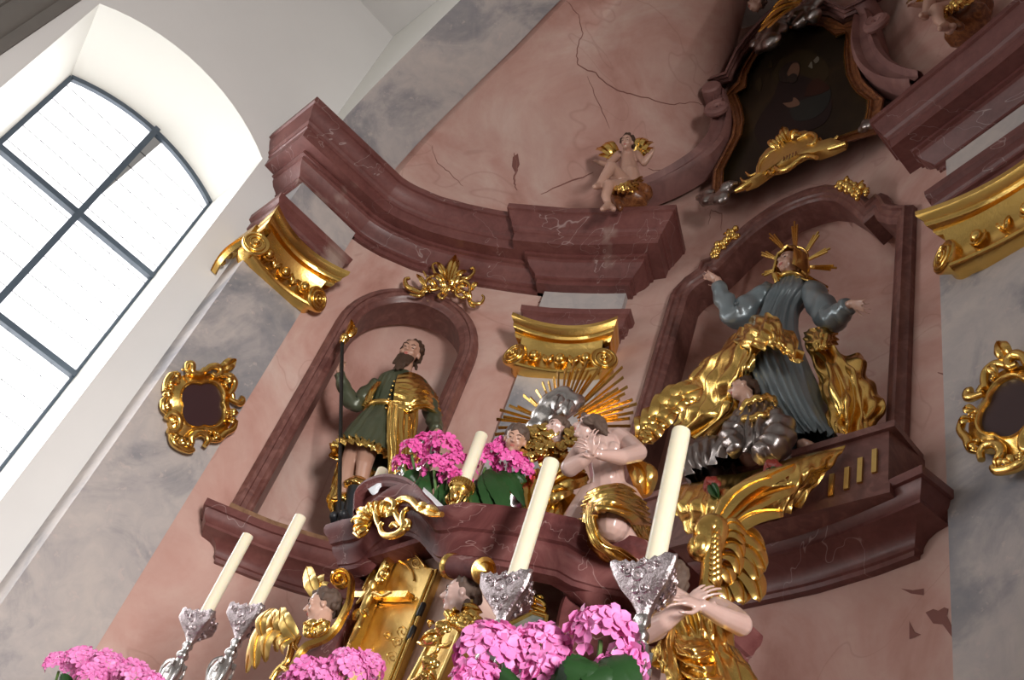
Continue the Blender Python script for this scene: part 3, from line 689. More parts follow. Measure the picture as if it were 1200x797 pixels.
# tunic: torso and skirt in one cloth
tun = rings(PJ, [(473, 440, .05, .09, .085), (466, 450, .05, .16, .11), (457, 468, .06, .145, .115), (449, 484, .06, .125, .11), (443, 500, .07, .165, .14), (436, 518, .07, .205, .17), (428, 533, .07, .23, .19)])
drape('tunic', tun, M['green'], T, .022, 4.5, 2, nu=64, nv=44, closed=True, fade=.15)
hem = rings(PJ, [(428.5, 531, .07, .232, .192), (427, 536, .07, .245, .205), (425, 541, .07, .248, .205)]); drape('gilded_hem', hem, M['gold'], T, .028, 5, 2, nu=72, nv=8, closed=True, fade=.8)
b = MB(); bl = rings(PJ, [(450, 482, .06, .137, .12, .03)], 30)[0]; b.tube(bl+[bl[0]], .02, 8); 
for k in range(7): b.ell(J(462-1.6*k, 447+5.2*k, .18), .0085)
b.build('belt', M['gold'], T)
sleeve('sleeve', [J(444, 452, .06), J(427, 465, .06), J(415, 473, .07), J(404, 456, .1), J(398, 438, .13)], [.075, .078, .072, .058, .045], M['green'], T, .13, 1)
sleeve('sleeve', [J(490, 452, .06), J(500, 470, .08), J(508, 490, .1), J(512, 505, .16)], [.075, .078, .07, .05], M['green'], T, .13, 2)
drape('cloak', [[J(466, 440, .16), J(481, 437, .12), J(495, 443, .08), J(505, 455, .0)], [J(463, 452, .2), J(480, 452, .2), J(498, 456, .16), J(512, 466, .04)],
      [J(462, 468, .2), J(478, 470, .23), J(497, 472, .2), J(514, 478, .08)], [J(463, 482, .19), J(478, 484, .22), J(496, 480, .2), J(517, 489, .1)]], M['gold'], T, .022, 4, 4, across=False)
drape('cloak', [[J(456, 470, .17), J(466, 470, .21), J(478, 474, .22), J(490, 480, .2)], [J(455, 490, .18), J(465, 493, .23), J(476, 494, .22), J(489, 498, .18)],
      [J(456, 515, .2), J(464, 518, .25), J(474, 520, .24), J(484, 522, .19)], [J(458, 540, .2), J(465, 548, .25), J(472, 550, .24), J(480, 552, .18)], [J(458, 560, .16), J(464, 572, .2), J(470, 575, .2), J(476, 574, .14)]], M['gold'], T, .022, 3, 6)
drape('cloak', [[J(447, 447, .14), J(438, 448, .1), J(432, 455, .0)], [J(440, 458, .16), J(430, 462, .13), J(424, 468, .02)], [J(434, 470, .15), J(427, 474, .13), J(421, 478, .03)]], M['gold'], T, .015, 2.5, 7, nu=24, nv=20)
drape('cloak', [[J(399, 530, -.02), J(410, 534, .0), J(420, 538, -.02)], [J(392, 555, .0), J(403, 562, .02), J(414, 562, -.02)], [J(386, 578, .02), J(393, 592, .03), J(405, 585, -.02)], [J(383, 588, .02), J(389, 603, .03), J(397, 603, -.0)]], M['gold'], T, .022, 2.2, 9, nu=28, nv=30)
for (a, c, rr) in (((419, 571, .09), (408, 619, .08), .05), ((404, 590, .03), (397, 621, .02), .048)):
    b = MB(); q0 = J(*a); q1 = J(*c); b.cap(q0, q1, rr*1.1, rr*.85, 14); b.cap(q1, q1+PJ.n*.13-PJ.t*.03, rr*.8, rr*.55, 12); b.ell(q1-Vector((0, 0, .02)), (.05, .09, .03), (PJ.t, PJ.n, Vector((0, 0, 1))))
    bo = blob(b, 'boot', M['black'], T, .008, 3)
    cu = MB(); rr_ = []
    for k, (dz, r_) in enumerate(((.045, 1.02), (.02, 1.35), (-.01, 1.6), (-.02, 1.55))):
        rr_.append([q0+Vector((0, 0, dz))+(PJ.t*math.cos(t)+PJ.n*math.sin(t))*(rr*r_*(1+.12*math.cos(7*t)*k/3)) for t in (2*math.pi*j/42 for j in range(42))])
    cu.grid(rr_, cu=True, caps=True); cu.build('gilded_cuff', M['gold'], bo, 180)
S = thing('staff', 'long dark staff with gilded flame tip held upright by the saint in the left niche', 'staff', J(397, 625, .15))
b = MB(); b.tube([J(397, 626, .15), J(401, 402, .17)], .0115, 10); b.build('rod', M['rod'], S)
b = MB(); q = J(401, 402, .17); b.lathe(q, [(.018, 0), (.024, .012), (.018, .024), (.03, .035), (.03, .06), (.02, .07)], n=16); b.leaf(q+Vector((0, 0, .05)), q+Vector((0, 0, .2))-PJ.t*.02, .05, PJ.n, bend=.02, side=.02, th=.02); b.leaf(q+Vector((0, 0, .05)), q+Vector((0, 0, .16))+PJ.t*.02, .04, PJ.t, bend=.02, th=.02); b.build('gilded_tip', M['gold'], S)
# --- crest over the left niche
CW = lambda px, py, off: wp(px, py, .05+off)
nl = Vector((.72, -.69, 0)).normalized()
b = MB(); orn(b, CW, [([(498, 345), (487, 341), (477, 336), (475, 328), (480, 326)], .022, .012, .05), ([(497, 346), (489, 347), (480, 345)], .012, .006, .05),
  ([(520, 336), (509, 340), (500, 338), (499, 330), (506, 324), (516, 324)], .013, .01, .06), ([(516, 324), (510, 320), (507, 311), (511, 308)], .012, .008, .06),
  ([(530, 330), (538, 326), (548, 326), (555, 320), (555, 314), (551, 315)], .014, .009, .06), ([(528, 338), (534, 332), (543, 329), (550, 334), (550, 343), (543, 349), (535, 346), (534, 340), (540, 337)], .013, .009, .06),
  ([(551, 344), (551, 352), (556, 356), (564, 355), (567, 349), (565, 346)], .014, .008, .05), ([(548, 350), (552, 358), (557, 360)], .012, .007, .05), ([(519, 342), (514, 346), (518, 350), (524, 345)], .012, .008, .06), ([(500, 325), (496, 318)], .01, .006, .05)])
for a, c, w in (((526, 330), (534, 300), .075), ((522, 326), (512, 308), .05), ((531, 328), (547, 318), .05), ((527, 334), (538, 306), .05), ((500, 340), (488, 322), .04), ((553, 340), (560, 332), .04), ((522, 340), (516, 330), .05), ((520, 345), (530, 336), .05)): orn_leaf(b, CW, a, c, w, .055, .03, nl)
b.ell(CW(522, 337, .06), .02); b.ell(CW(529, 329, .07), .016)
rng = random.Random(6)
for k in range(26): t = rng.random(); b.ell(CW(497+t*56+rng.uniform(-3, 3), 341+t*6-rng.random()*14*(1-abs(t-.45)*1.6), .05), (.016, .014, .016), None, 8, 5)
for a, c, w in (((512, 338), (500, 328), .05), ((536, 338), (548, 336), .05), ((545, 344), (552, 352), .05), ((505, 342), (492, 344), .05), ((530, 336), (540, 322), .06), ((522, 334), (508, 322), .06)): orn_leaf(b, CW, a, c, w, .05, .03, nl)
tag(b.build('gilded_crest', M['gold'], None, 60, wp(520, 340, .08)), 'gilded leafy scrollwork crest above the round-headed left niche', 'ornament')
# --- two gilded clusters on the large niche's arch
def cluster(pts, label, seed):
    b = MB(); rng = random.Random(seed); c0 = Vector()
    for px, py, r in pts:
        q = CW(px, py, .075); c0 = q
        for k in range(7): b.ell(q+Vector((rng.uniform(-1, 1), -.5*rng.random(), rng.uniform(-1, 1)))*r*.9, r*rng.uniform(.35, .6), n=8, m=5)
        for k in range(3): a = rng.uniform(0, 6.28); b.leaf(q, q+Vector((math.cos(a), -.2, math.sin(a)))*r*1.6, r*.9, (0, -1, .2), bend=.01)
    tag(b.build('gilded_cluster', M['gold'], None, 60, c0), label, 'ornament', 'gilded fruit clusters on the large niche')
cluster([(839, 297, .04), (846, 291, .045), (852, 281, .045), (858, 274, .04), (862, 278, .035)], 'gilded fruit cluster hanging on the left slope of the large niche arch', 3)
cluster([(990, 217, .04), (998, 220, .045), (1005, 224, .045), (1010, 228, .035)], 'gilded fruit cluster at the right end of the large niche arch', 4)
# --- woman in blue on the pedestal, large niche
PM = Plane((-2.35, 3.12, 0), (.12, -1, 0)); Q = PM.P
PB = Plane((-2.2, 3.0, 0), (.0, -1, 0)); B_ = PB.P
ped = thing('pedestal', 'dark red marble pedestal block with gold strips under the blue-robed woman', 'pedestal', B_(930, 590, -.1))
zb = 2.665; fr_ = onY(1041, 558, 2.97); tr = onY(1036, 500, 2.97); zt = tr.z
b = MB(); xr = fr_.x; xl = -2.95
b.hexa([(xl, 2.97, zb), (xr, 2.97, zb), (xr+.06, 3.3, zb), (xl, 3.3, zb), (xl, 2.97, zt-.03), (xr, 2.97, zt-.03), (xr+.06, 3.3, zt-.03), (xl, 3.3, zt-.03)]); b.box(((xl+xr)/2+.02, 3.13, zt-.015), ((xr-xl)/2+.015, .18, .018)); b.box(((xl+xr)/2, 3.13, zb+.02), ((xr-xl)/2+.015, .175, .025))
b.build('block', M['niche'], ped, 30)
for k, (p1, p2) in enumerate((((1025, 527), (1025, 554)), ((1009, 537), (1007, 566)), ((994, 548), (991, 574)), ((976, 556), (973, 582)))):
    b = MB(); c1 = onY(*p1, 2.965); c2 = onY(*p2, 2.965); b.box(((c1.x+c2.x)/2, 2.966, (c1.z+c2.z)/2), (.011, .007, (c1.z-c2.z)/2)); b.build('gold_strip', M['goldmat'], ped, 30)
T = thing('virgin_statue', 'statue of a woman in a blue-grey robe with outspread arms and a halo of rays', 'statue', Q(950, 527, .0))
hm = .165; FAT.update(limb=.8, ring=.76, sleeve=.74); b = MB(); fm = PM.n*.85-PM.t*.3-Vector((0, 0, .1)); um = Vector((0, 0, 1))+PM.n*.1+PM.t*.04
P, ax = head(b, Q(925, 309, .12), fm, um, hm, False)
limb(b, (P(0, -.05, -.3), .05), (Q(926, 335, .06), .055), (Q(922, 352, .05), .1), (Q(914, 385, .05), .1), (Q(925, 470, .05), .1))
limb(b, (Q(901, 342, .05), .055), (Q(862, 371, .1), .045), (Q(841, 328, .2), .028)); limb(b, (Q(953, 342, .05), .055), (Q(974, 374, .1), .045), (Q(997, 356, .2), .028))
hand(b, Q(841, 328, .2), Q(816, 317, .24)-Q(841, 328, .2), PM.n*.5-Vector((0, 0, .8)), .135, side=-1, curl=.12, spread=.35, thumb=.9)
hand(b, Q(998, 356, .2), Q(1026, 362, .24)-Q(998, 356, .2), -Vector((0, 0, 1))+PM.n*.6, .14, side=1, curl=.2, spread=.5, thumb=.8)
b.cap(Q(945, 528, .05), Q(952, 531, .16), .045, .035); b.ell(Q(950, 530, .1), (.05, .1, .03))
body = blob(b, 'body', M['skin'], T, .0062, 3); face_parts(P, ax, hm, T, body)
dr = rings(PM, [(927, 331, .06, .085, .075), (926, 338, .05, .15, .1), (924, 349, .06, .165, .125), (916, 363, .06, .135, .11), (910, 381, .06, .15, .125), (906, 405, .07, .19, .16), (910, 432, .09, .215, .19), (920, 458, .1, .215, .2), (931, 485, .09, .2, .185), (944, 508, .07, .18, .17), (957, 525, .05, .165, .16)], 24)
drape('robe', dr, M['blue'], T, .03, 4.2, 5, nu=88, nv=84, closed=True, fade=.15)
sleeve('sleeve', [Q(905, 340, .05), Q(880, 358, .08), Q(862, 371, .1), Q(849, 352, .15), Q(841, 333, .19)], [.085, .1, .1, .078, .05], M['blue'], T, .14, 3, 26, 40)
sleeve('sleeve', [Q(950, 340, .05), Q(963, 360, .08), Q(974, 374, .1), Q(986, 366, .15), Q(995, 357, .19)], [.085, .1, .1, .075, .055], M['blue'], T, .14, 4, 26, 40)
# hood and collar
b = MB(); hood = []
for k in range(13):
    a = math.pi*(-.12+1.24*k/12); hood.append([P(.44*math.cos(a)*w, fo, .02+.52*math.sin(a)*w-(.28 if math.sin(a) < 0 else 0)) for w, fo in ((.98, .26), (1.08, .16), (1.12, -.1), (1.0, -.4), (.5, -.62))])
G = [catmull(r, 12) for r in hood]; G = [[q+(q-hc_).normalized()*.006*math.sin(i*2.1+j) for j, q in enumerate(r)] for i, (r, hc_) in enumerate(zip(G, [P(0, 0, 0)]*13))]
b.grid(G); b.grid([[q+(q-P(0, 0, 0)).normalized()*.012 for q in r] for r in G]); b.grid([[G[i][0] for i in range(13)], [G[i][0]+(G[i][0]-P(0, 0, 0)).normalized()*.012 for i in range(13)]]); b.build('hood', M['gold'], T, 180)
b = MB(); b.tube([hood[0][0], (hood[0][0]+Q(912, 330, .14))/2+PM.n*.02, Q(911, 331, .13)], .018); cl = rings(PM, [(927, 331, .06, .1, .09)], 26)[0]; b.tube(cl+[cl[0]], .017, 8); b.build('gilded_collar', M['gold'], T)
drape('veil', [[P(.42, .2, .1), P(.48, -.05, .1), P(.4, -.3, .1)], [P(.44, .15, -.25), P(.52, -.05, -.3), P(.42, -.35, -.3)], [Q(949, 330, .1), Q(952, 332, .02), Q(946, 333, -.06)]], M['gold'], T, .008, 2, 3, nu=20, nv=20)
# halo
b = MB(); c0 = (928, 307); OFF = -.02
for tip, bs in (((902, 274), (920, 293)), ((931, 260), (932, 292)), ((959, 272), (944, 296)), ((973, 291), (948, 304)), ((980, 314), (949, 313)), ((970, 341), (950, 327)), ((893, 296), (909, 303)), ((893, 322), (911, 316))):
    A = Q(*bs, OFF); E = Q(*tip, OFF); d = E-A; sd = d.cross(PM.n).normalized()
    for k in (-1, 0, 1):
        e = A+d*(1-.16*abs(k))+sd*(.017*k); b.tube([Q(*c0, OFF).lerp(A, .5), A+sd*(.006*k), e], [.006, .0075, .0075], 6)
b.tube(spiral(Q(*c0, OFF), PM.t, (PM.u*.9+PM.n*.3).normalized(), .1, .1, 1), .008, 6); b.build('halo', M['gold'], T, 60)
# mantle
MG = M['gold']
drape('mantle', [[Q(878, 376, .14), Q(892, 368, .26), Q(906, 372, .29), Q(918, 384, .29), Q(930, 398, .27)], [Q(872, 386, .17), Q(888, 380, .3), Q(907, 384, .34), Q(922, 396, .34), Q(938, 414, .3)], [Q(866, 394, .18), Q(882, 394, .32), Q(906, 398, .36), Q(921, 408, .36), Q(940, 426, .31)], [Q(862, 402, .18), Q(876, 408, .31), Q(902, 408, .36), Q(917, 414, .36), Q(933, 429, .32)]], MG, T, .024, 3.2, 3, nu=60, nv=30, edge=.03)
drape('mantle', [[Q(862, 394, .1), Q(872, 386, .2), Q(884, 382, .28), Q(894, 388, .3)], [Q(836, 415, .08), Q(854, 408, .2), Q(874, 410, .28), Q(888, 416, .28)], [Q(815, 436, .06), Q(838, 434, .18), Q(862, 440, .25), Q(880, 438, .24)],
      [Q(811, 458, .02), Q(832, 462, .12), Q(852, 466, .18), Q(868, 462, .12)], [Q(799, 478, .04), Q(820, 486, .12), Q(840, 490, .16), Q(858, 484, .1)], [Q(790, 498, .04), Q(800, 508, .1), Q(815, 512, .12), Q(840, 498, .08)]], MG, T, .034, 3.4, 8, nu=70, nv=70, edge=.05)
drape('mantle', [[Q(942, 390, .06), Q(954, 384, .12), Q(968, 383, .12), Q(981, 388, .04)], [Q(945, 402, .08), Q(956, 400, .14), Q(968, 400, .12), Q(978, 396, .02)], [Q(950, 414, .08), Q(958, 412, .13), Q(966, 410, .1), Q(974, 406, .0)]], MG, T, .025, 3, 2, nu=36, nv=24, edge=.02)
drape('mantle', [[Q(946, 402, .06), Q(962, 405, .1), Q(985, 414, .08), Q(1013, 416, .0)], [Q(954, 428, .06), Q(974, 430, .13), Q(1000, 434, .1), Q(1020, 438, -.02)], [Q(960, 455, .07), Q(980, 458, .14), Q(1008, 460, .1), Q(1031, 462, -.02)],
      [Q(968, 482, .08), Q(984, 486, .14), Q(1008, 486, .1), Q(1032, 482, -.0)], [Q(978, 508, .08), Q(988, 508, .12), Q(1002, 511, .1), Q(1018, 502, .0)]], MG, T, .036, 3.0, 5, nu=70, nv=70, edge=.05)
# gilded cloth over the pedestal with two roses
TC = thing('draped_cloth', 'gilded cloth draped over the pedestal below the kneeling silver angel', 'cloth', B_(880, 590, .05))
drape('cloth', [[B_(795, 572, .12), B_(835, 562, .16), B_(881, 553, .16), B_(935, 538, .14), B_(991, 524, .05)], [B_(791, 586, .2), B_(830, 578, .24), B_(876, 566, .22), B_(932, 552, .2), B_(984, 534, .07)], [B_(789, 600, .2), B_(826, 597, .26), B_(872, 586, .24), B_(926, 569, .2), B_(966, 552, .08)], [B_(800, 609, .18), B_(828, 613, .23), B_(870, 604, .22), B_(914, 586, .18), B_(950, 571, .08)], [B_(812, 616, .16), B_(836, 620, .2), B_(868, 618, .18), B_(905, 606, .15), B_(936, 592, .07)]], MG, TC, .032, 5.5, 6, nu=90, nv=44, edge=.02)
def rose(px, py, lx, ly, label):
    R = thing('rose', label, 'flower', B_(px, py, .27), 'roses on the gilded cloth'); c = B_(px, py, .27); b = MB(); rng = random.Random(px)
    for k in range(16):
        a = k*2.4; rr = .008+.0022*k; b.ell(c+Vector((math.cos(a)*rr, -.02+.0022*k, math.sin(a)*rr)), (.017, .006, .017), (Vector((-math.sin(a), 0, math.cos(a))), Vector((math.cos(a), -.8, math.sin(a))).normalized(), Vector((math.cos(a)*.8, 1, math.sin(a)*.8)).normalized()))
    b.build('bloom', M['rose'], R); b = MB(); e = B_(lx, ly, .26); b.leaf(c, e, .05, (0, -1, .2), .01); b.tube([c, e], .005); b.build('leaf', M['leaf'], R)
rose(832, 566, 842, 584, 'dark red rose on the gilded cloth, the left of two'); rose(903, 546, 906, 562, 'dark red rose on the gilded cloth, the right of two')
# --- kneeling silver angel
PK = Plane((-2.62, 2.98, 0), (.25, -1, 0)); K = PK.P
A = thing('angel_statue', 'kneeling angel statue in tarnished silver robe at the feet of the blue-robed woman', 'statue', K(870, 560, .1))
FAT.update(limb=.75, ring=.74, sleeve=.72); b = MB(); hk = .14; fk = -PK.t*.85+PK.n*.4-Vector((0, 0, .12)); P, ax = head(b, K(870, 457, .2), fk, Vector((0, 0, 1))+PK.n*-.25-PK.t*.1, hk)
limb(b, (P(0, -.08, -.3), .045), (K(880, 476, .16), .05), (K(886, 500, .14), .1), (K(884, 530, .12), .11)); body = blob(b, 'body', M['skin'], A, .0055, 3); face_parts(P, ax, hk, A, body)
hair(P, ax, hk, A, M['hair'], 8, .5, .0055, .3, 90, .11, .03)
b = MB(); cl = [K(*p) for p in ((869, 484, .26), (874, 473, .28), (888, 467, .28), (902, 466, .24), (908, 472, .2), (902, 482, .26), (888, 488, .3), (872, 491, .3))]
for i, q in enumerate(catmull(cl+[cl[0]], 36)): b.ell(q+Vector((0, 0, .008*math.sin(i*1.7))), (.02, .017, .02), None, 8, 5)
blob(b, 'gilded_collar', M['gold'], A, .006, 2)
rb = rings(PK, [(888, 478, .16, .09, .08), (890, 490, .17, .16, .13), (888, 505, .17, .2, .17), (884, 522, .17, .215, .2), (880, 540, .16, .235, .21), (878, 556, .14, .26, .21)], 22); drape('robe', rb, M['silverdark'], A, .026, 3.2, 11, nu=80, nv=50, closed=True, fade=.5)
FAT.update(ring=.6); rb = rings(PK, [(832, 515, .1, .03, .03), (834, 519, .1, .12, .09), (830, 532, .1, .18, .14), (832, 548, .1, .2, .16), (838, 562, .1, .21, .17)], 22); drape('robe', rb, M['silverdark'], A, .024, 2.8, 13, nu=64, nv=40, closed=True, fade=.6)
sleeve('sleeve', [K(902, 488, .2), K(914, 505, .24), K(906, 524, .3), K(888, 534, .34)], [.07, .1, .1, .06], M['silverdark'], A, .16, 6, 24, 36)
sleeve('sleeve', [K(872, 490, .24), K(858, 508, .28), K(862, 528, .32)], [.06, .075, .05], M['silverdark'], A, .16, 7, 20, 30)
# ================================================================== UPPER STOREY: painting, gable, putti, cartouches
PU = Plane((-2.6, 3.16, 0), (.0, -1, 0)); U_ = PU.P
def poly_px(pts, off): return [U_(*p, off) for p in pts]
PT = thing('painting', 'dark painting of a praying bearded figure in an arched frame under the gable', 'painting', U_(930, 140, .05))
outer = [(833, 228), (835, 201), (845, 182), (856, 160), (858, 144), (855, 128), (847, 113), (863, 95), (867, 84), (873, 72), (882, 58), (894, 44), (910, 30), (930, 19), (950, 15), (972, 18), (988, 28), (1004, 19), (1005, 47), (1007, 78), (1011, 90), (1018, 99), (1037, 116), (1033, 134), (1031, 157), (1001, 165), (960, 178), (915, 202), (870, 226)]
inner = [(848, 216), (849, 198), (858, 180), (870, 157), (873, 140), (870.5, 125), (864, 109), (875, 103), (876, 88), (883, 74), (892, 60), (904, 47), (919, 36), (935, 31), (950, 30), (966, 33), (980, 44), (991, 39), (989, 55), (988, 66), (991, 88), (996, 99), (1003, 109), (1016, 118), (1015, 130), (1010, 150), (995, 155), (958, 168), (910, 192), (868, 214)]
def resample(pts, n, corner=False):
    pts = [Vector((*p, 0)) for p in pts]; pts = pts+[pts[0]]; L = [0]
    for a, b in zip(pts, pts[1:]): L.append(L[-1]+(b-a).length)
    out = []
    for k in range(n):
        d = L[-1]*k/n; i = max(j for j in range(len(L)-1) if L[j] <= d); out.append(pts[i].lerp(pts[i+1], (d-L[i])/(L[i+1]-L[i])))
    return [(p.x, p.y) for p in out]
def loop_between(a, b, k): return [lerp2(p, q, k) for p, q in zip(a, b)]
no, ni = len(outer), len(inner)
inn29 = inner[:13]+inner[14:] if ni == no+1 else inner
b = MB()
prof = [(0, -.03), (0, .05), (.12, .085), (.3, .08), (.38, .06), (.6, .055), (.75, .07), (.84, .07), (.9, .05), (.92, .02)]
b.grid([[U_(*lerp2(p, q, k), o) for k, o in prof] for p, q in zip(outer, inn29)], cv=True); b.build('frame', M['frame'], PT, 30)
b = MB(); b.grid([[U_(*lerp2(p, q, k), o) for k, o in ((.86, .04), (.88, .075), (.94, .08), (1.0, .07), (1.03, .03))] for p, q in zip(outer, inn29)], cv=True); b.build('gilded_slip', M['gold'], PT, 40)
b = MB(); b.prism(poly_px(loop_between(outer, inn29, .9), .025), PU.n*-.02); cv = b.build('canvas', M['canvas'], PT, 0)
def flat(name, pts, m, off):
    q = catmull([U_(*p, off) for p in pts]+[U_(*pts[0], off)], 5*len(pts))[:-1]; k = MB(); k.prism(q, PU.n*-.0015); return k.build(name, m, cv, 0)
c_robe = mat('dark_robe_paint', (.012, .008, .008), .5, spec=.2, noise_=(5, (.02, .01, .009))); c_blue = mat('dull_blue_paint', (.012, .014, .014), .5, spec=.2, noise_=(6, (.024, .024, .02))); c_red = mat('dull_red_paint', (.04, .013, .008), .5, spec=.2, noise_=(6, (.022, .009, .006))); c_face = mat('dim_flesh_paint', (.17, .085, .05), .5, noise_=(20, (.09, .04, .025))); c_glow = mat('dim_halo_paint', (.04, .026, .011), .5, spec=.2, noise_=(5, (.022, .014, .007))); c_hair = mat('dark_hair_paint', (.018, .01, .007), .5)
flat('painted_glow', [(915, 70), (935, 58), (958, 64), (972, 82), (962, 98), (940, 92), (915, 100), (905, 88)], c_glow, .0265)
flat('painted_robe', [(914, 92), (905, 115), (893, 132), (884, 155), (900, 178), (930, 160), (965, 145), (975, 120), (962, 100), (945, 90), (930, 88)], c_robe, .028)
flat('painted_mantle', [(925, 128), (938, 118), (955, 112), (972, 104), (972, 118), (962, 133), (945, 141), (930, 140)], c_blue, .0295)
flat('painted_sleeve', [(942, 113), (948, 98), (958, 92), (968, 98), (972, 104), (958, 111)], c_red, .031)
flat('painted_hair', [(914, 95), (913, 84), (920, 75), (931, 71), (937, 76), (934, 90), (924, 96)], c_hair, .031)
flat('painted_face', [(922, 86), (928, 75), (935, 74), (937, 82), (933, 92), (926, 92)], c_face, .0325)
flat('painted_beard', [(923, 90), (929, 86), (934, 88), (933, 95), (926, 97)], c_hair, .034)
flat('painted_hand', [(917, 121), (928, 119), (930, 114), (936, 118), (936, 123), (925, 126)], c_face, .0325)
for q in ([(947, 78), (951, 72), (952, 80)], [(953, 71), (958, 66), (960, 70), (956, 74)]): flat('painted_lily', q, mat('dim_lily_paint', (.14, .12, .09), .5), .031)
for q in ([(884, 100), (889, 91), (893, 97), (890, 108)], [(899, 80), (903, 70), (905, 78)]): flat('painted_cherub', q, c_glow, .029)
# stone gable moulding around the frame, and its volutes
GB = thing('gable_moulding', 'dark pink stone gable moulding with volutes around the dark painting', 'gable', U_(850, 100, 0))
STG = mat('gable_stone', (.26, .13, .11), .6, marble=[(3, 6, 1, [(.3, (.15, .065, .06)), (.6, (.27, .13, .115)), (.8, (.36, .22, .19))], 1)], bump=[(40, .1, .003)])
go = [(809, 98), (849, 84), (854, 73), (861, 58), (872, 43), (886, 27), (905, 8), (930, -6), (957, -8), (975, 2), (990, 8), (1006, 0), (1028, -14)]
gi = [(816, 107), (857, 96), (862, 84), (870, 69), (881, 54), (894, 40), (911, 25), (932, 13), (952, 10), (972, 14), (989, 23), (1010, 14), (1034, 0)]
b = MB(); b.grid([[U_(*lerp2(p, q, k), o) for k, o in ((0, -.04), (0, .2), (.2, .22), (.3, .18), (.5, .17), (.6, .13), (.85, .11), (1.0, .07), (1.0, -.04))] for p, q in zip(go, gi)]); b.add([U_(*go[0], o) for o in (-.04, .2)]+[U_(*gi[0], o) for o in (.07, -.04)], [(0, 1, 2, 3)]); b.build('cornice', STG, GB, 30)
def volute(cx, cy, r, a0, turns, body, name, w0=.16, PU=PU):
    U_ = PU.P; b = MB(); sp = spiral(U_(cx, cy, .2), PU.t*1, PU.u*1, r, .02, turns, a0, 40); b.tube(sp, [.035, .022], 8); b.lathe(U_(cx, cy, -.02), [(r*.95, 0), (r*.95, .2), (r*.8, .215), (.0, .22)], PU.n, 24)
    L_ = catmull([U_(*p, .0) for p in body], 40); rows = []
    for i, p in enumerate(L_):
        t = (L_[min(i+1, 40)]-L_[max(i-1, 0)]).normalized(); s = t.cross(PU.n).normalized(); w = w0*(.55+.45*math.sin(math.pi*(i/40)**.7))*.5
        rows.append([p-s*w-PU.n*.04, p-s*w+PU.n*.13, p-s*w*.7+PU.n*.16, p-s*w*.3+PU.n*.12, p+s*w*.3+PU.n*.12, p+s*w*.7+PU.n*.16, p+s*w+PU.n*.13, p+s*w-PU.n*.04])
    b.grid(rows, caps=False); return b.build(name, STG, GB, 40)
q0 = U_(850, 150, 0); PVL = Plane((q0.x, q0.y-.02, 0), (.32, -.95, 0))
volute(841, 127, .085, 1.2, 2, [(848, 124), (850, 145), (848, 165), (840, 182), (826, 197), (806, 211), (786, 222), (762, 232), (735, 238), (718, 238)], 'left_volute', .17, PVL)
volute(1028, 26, .075, 2, 2, [(1020, 32), (1021, 50), (1024, 68), (1032, 86), (1047, 100), (1068, 108), (1085, 110)], 'right_volute', .19)
# gilded name plate under the painting
b = MB(); UC = lambda px, py, off: U_(px, py, off+.09)
plate = [(873, 222), (885, 215), (886, 203), (891, 190), (899, 180), (910, 172), (925, 164), (938, 158), (950, 155), (957, 158), (960, 166), (972, 169), (985, 165), (992, 168), (990, 173), (975, 180), (960, 185), (945, 184), (934, 190), (925, 196), (914, 202), (905, 203), (896, 210), (886, 217)]
q = [UC(*p, .0) for p in plate]; cen = UC(925, 182, .055)
qi = [p.lerp(UC(925, 184, 0), .22)+PU.n*.045 for p in q]
NP = thing('name_plate', 'gilded rocaille name plate below the dark painting', 'plaque', UC(925, 185, .0))
b.grid([[p-PU.n*.02 for p in q], q, [p.lerp(c, .5)+PU.n*.02 for p, c in zip(q, qi)], qi, [p.lerp(cen, .6) for p in qi]], cu=True); b.add([p.lerp(cen, .6) for p in qi], [tuple(range(len(qi)))]); b.build('plate', M['goldmat'], NP, 50)
b = MB(); orn(b, UC, [([(889, 204), (892, 191), (902, 180), (914, 173)], .02, .012, .04), ([(935, 163), (948, 157), (956, 160), (954, 168), (946, 170)], .02, .01, .05), ([(905, 204), (908, 196), (914, 200), (925, 197), (936, 188), (946, 183), (957, 185)], .022, .015, .03), ([(862, 224), (872, 219), (882, 212), (890, 204)], .025, .018, .02), ([(868, 209), (872, 213), (880, 211), (886, 206)], .014, .01, .03), ([(874, 202), (879, 206), (886, 203)], .012, .008, .03),
  ([(958, 170), (968, 175), (980, 172), (992, 168)], .022, .018, .02), ([(961, 162), (966, 168), (975, 166), (982, 160)], .014, .012, .03), ([(905, 205), (900, 200), (896, 206)], .016, .01, .03)])
for a, c, w in (((924, 166), (918, 150), .07), ((927, 165), (936, 153), .065), ((917, 169), (913, 159), .05), ((912, 173), (903, 168), .06), ((931, 163), (940, 158), .045), ((908, 175), (902, 165), .04)): orn_leaf(b, UC, a, c, w, .05, .03, PU.n)
b.build('scrollwork', M['gold'], NP, 60)
b = MB()
for x, y in ((918, 186), (921.5, 184.5), (925, 183), (928.5, 181.5), (932, 180)):
    a_, c_ = UC(x, y+2.2, .058), UC(x+.8, y-2.2, .058); b.tube([a_, c_], .0045, 5)
b.build('engraved_letters', M['frame'], NP, 0)
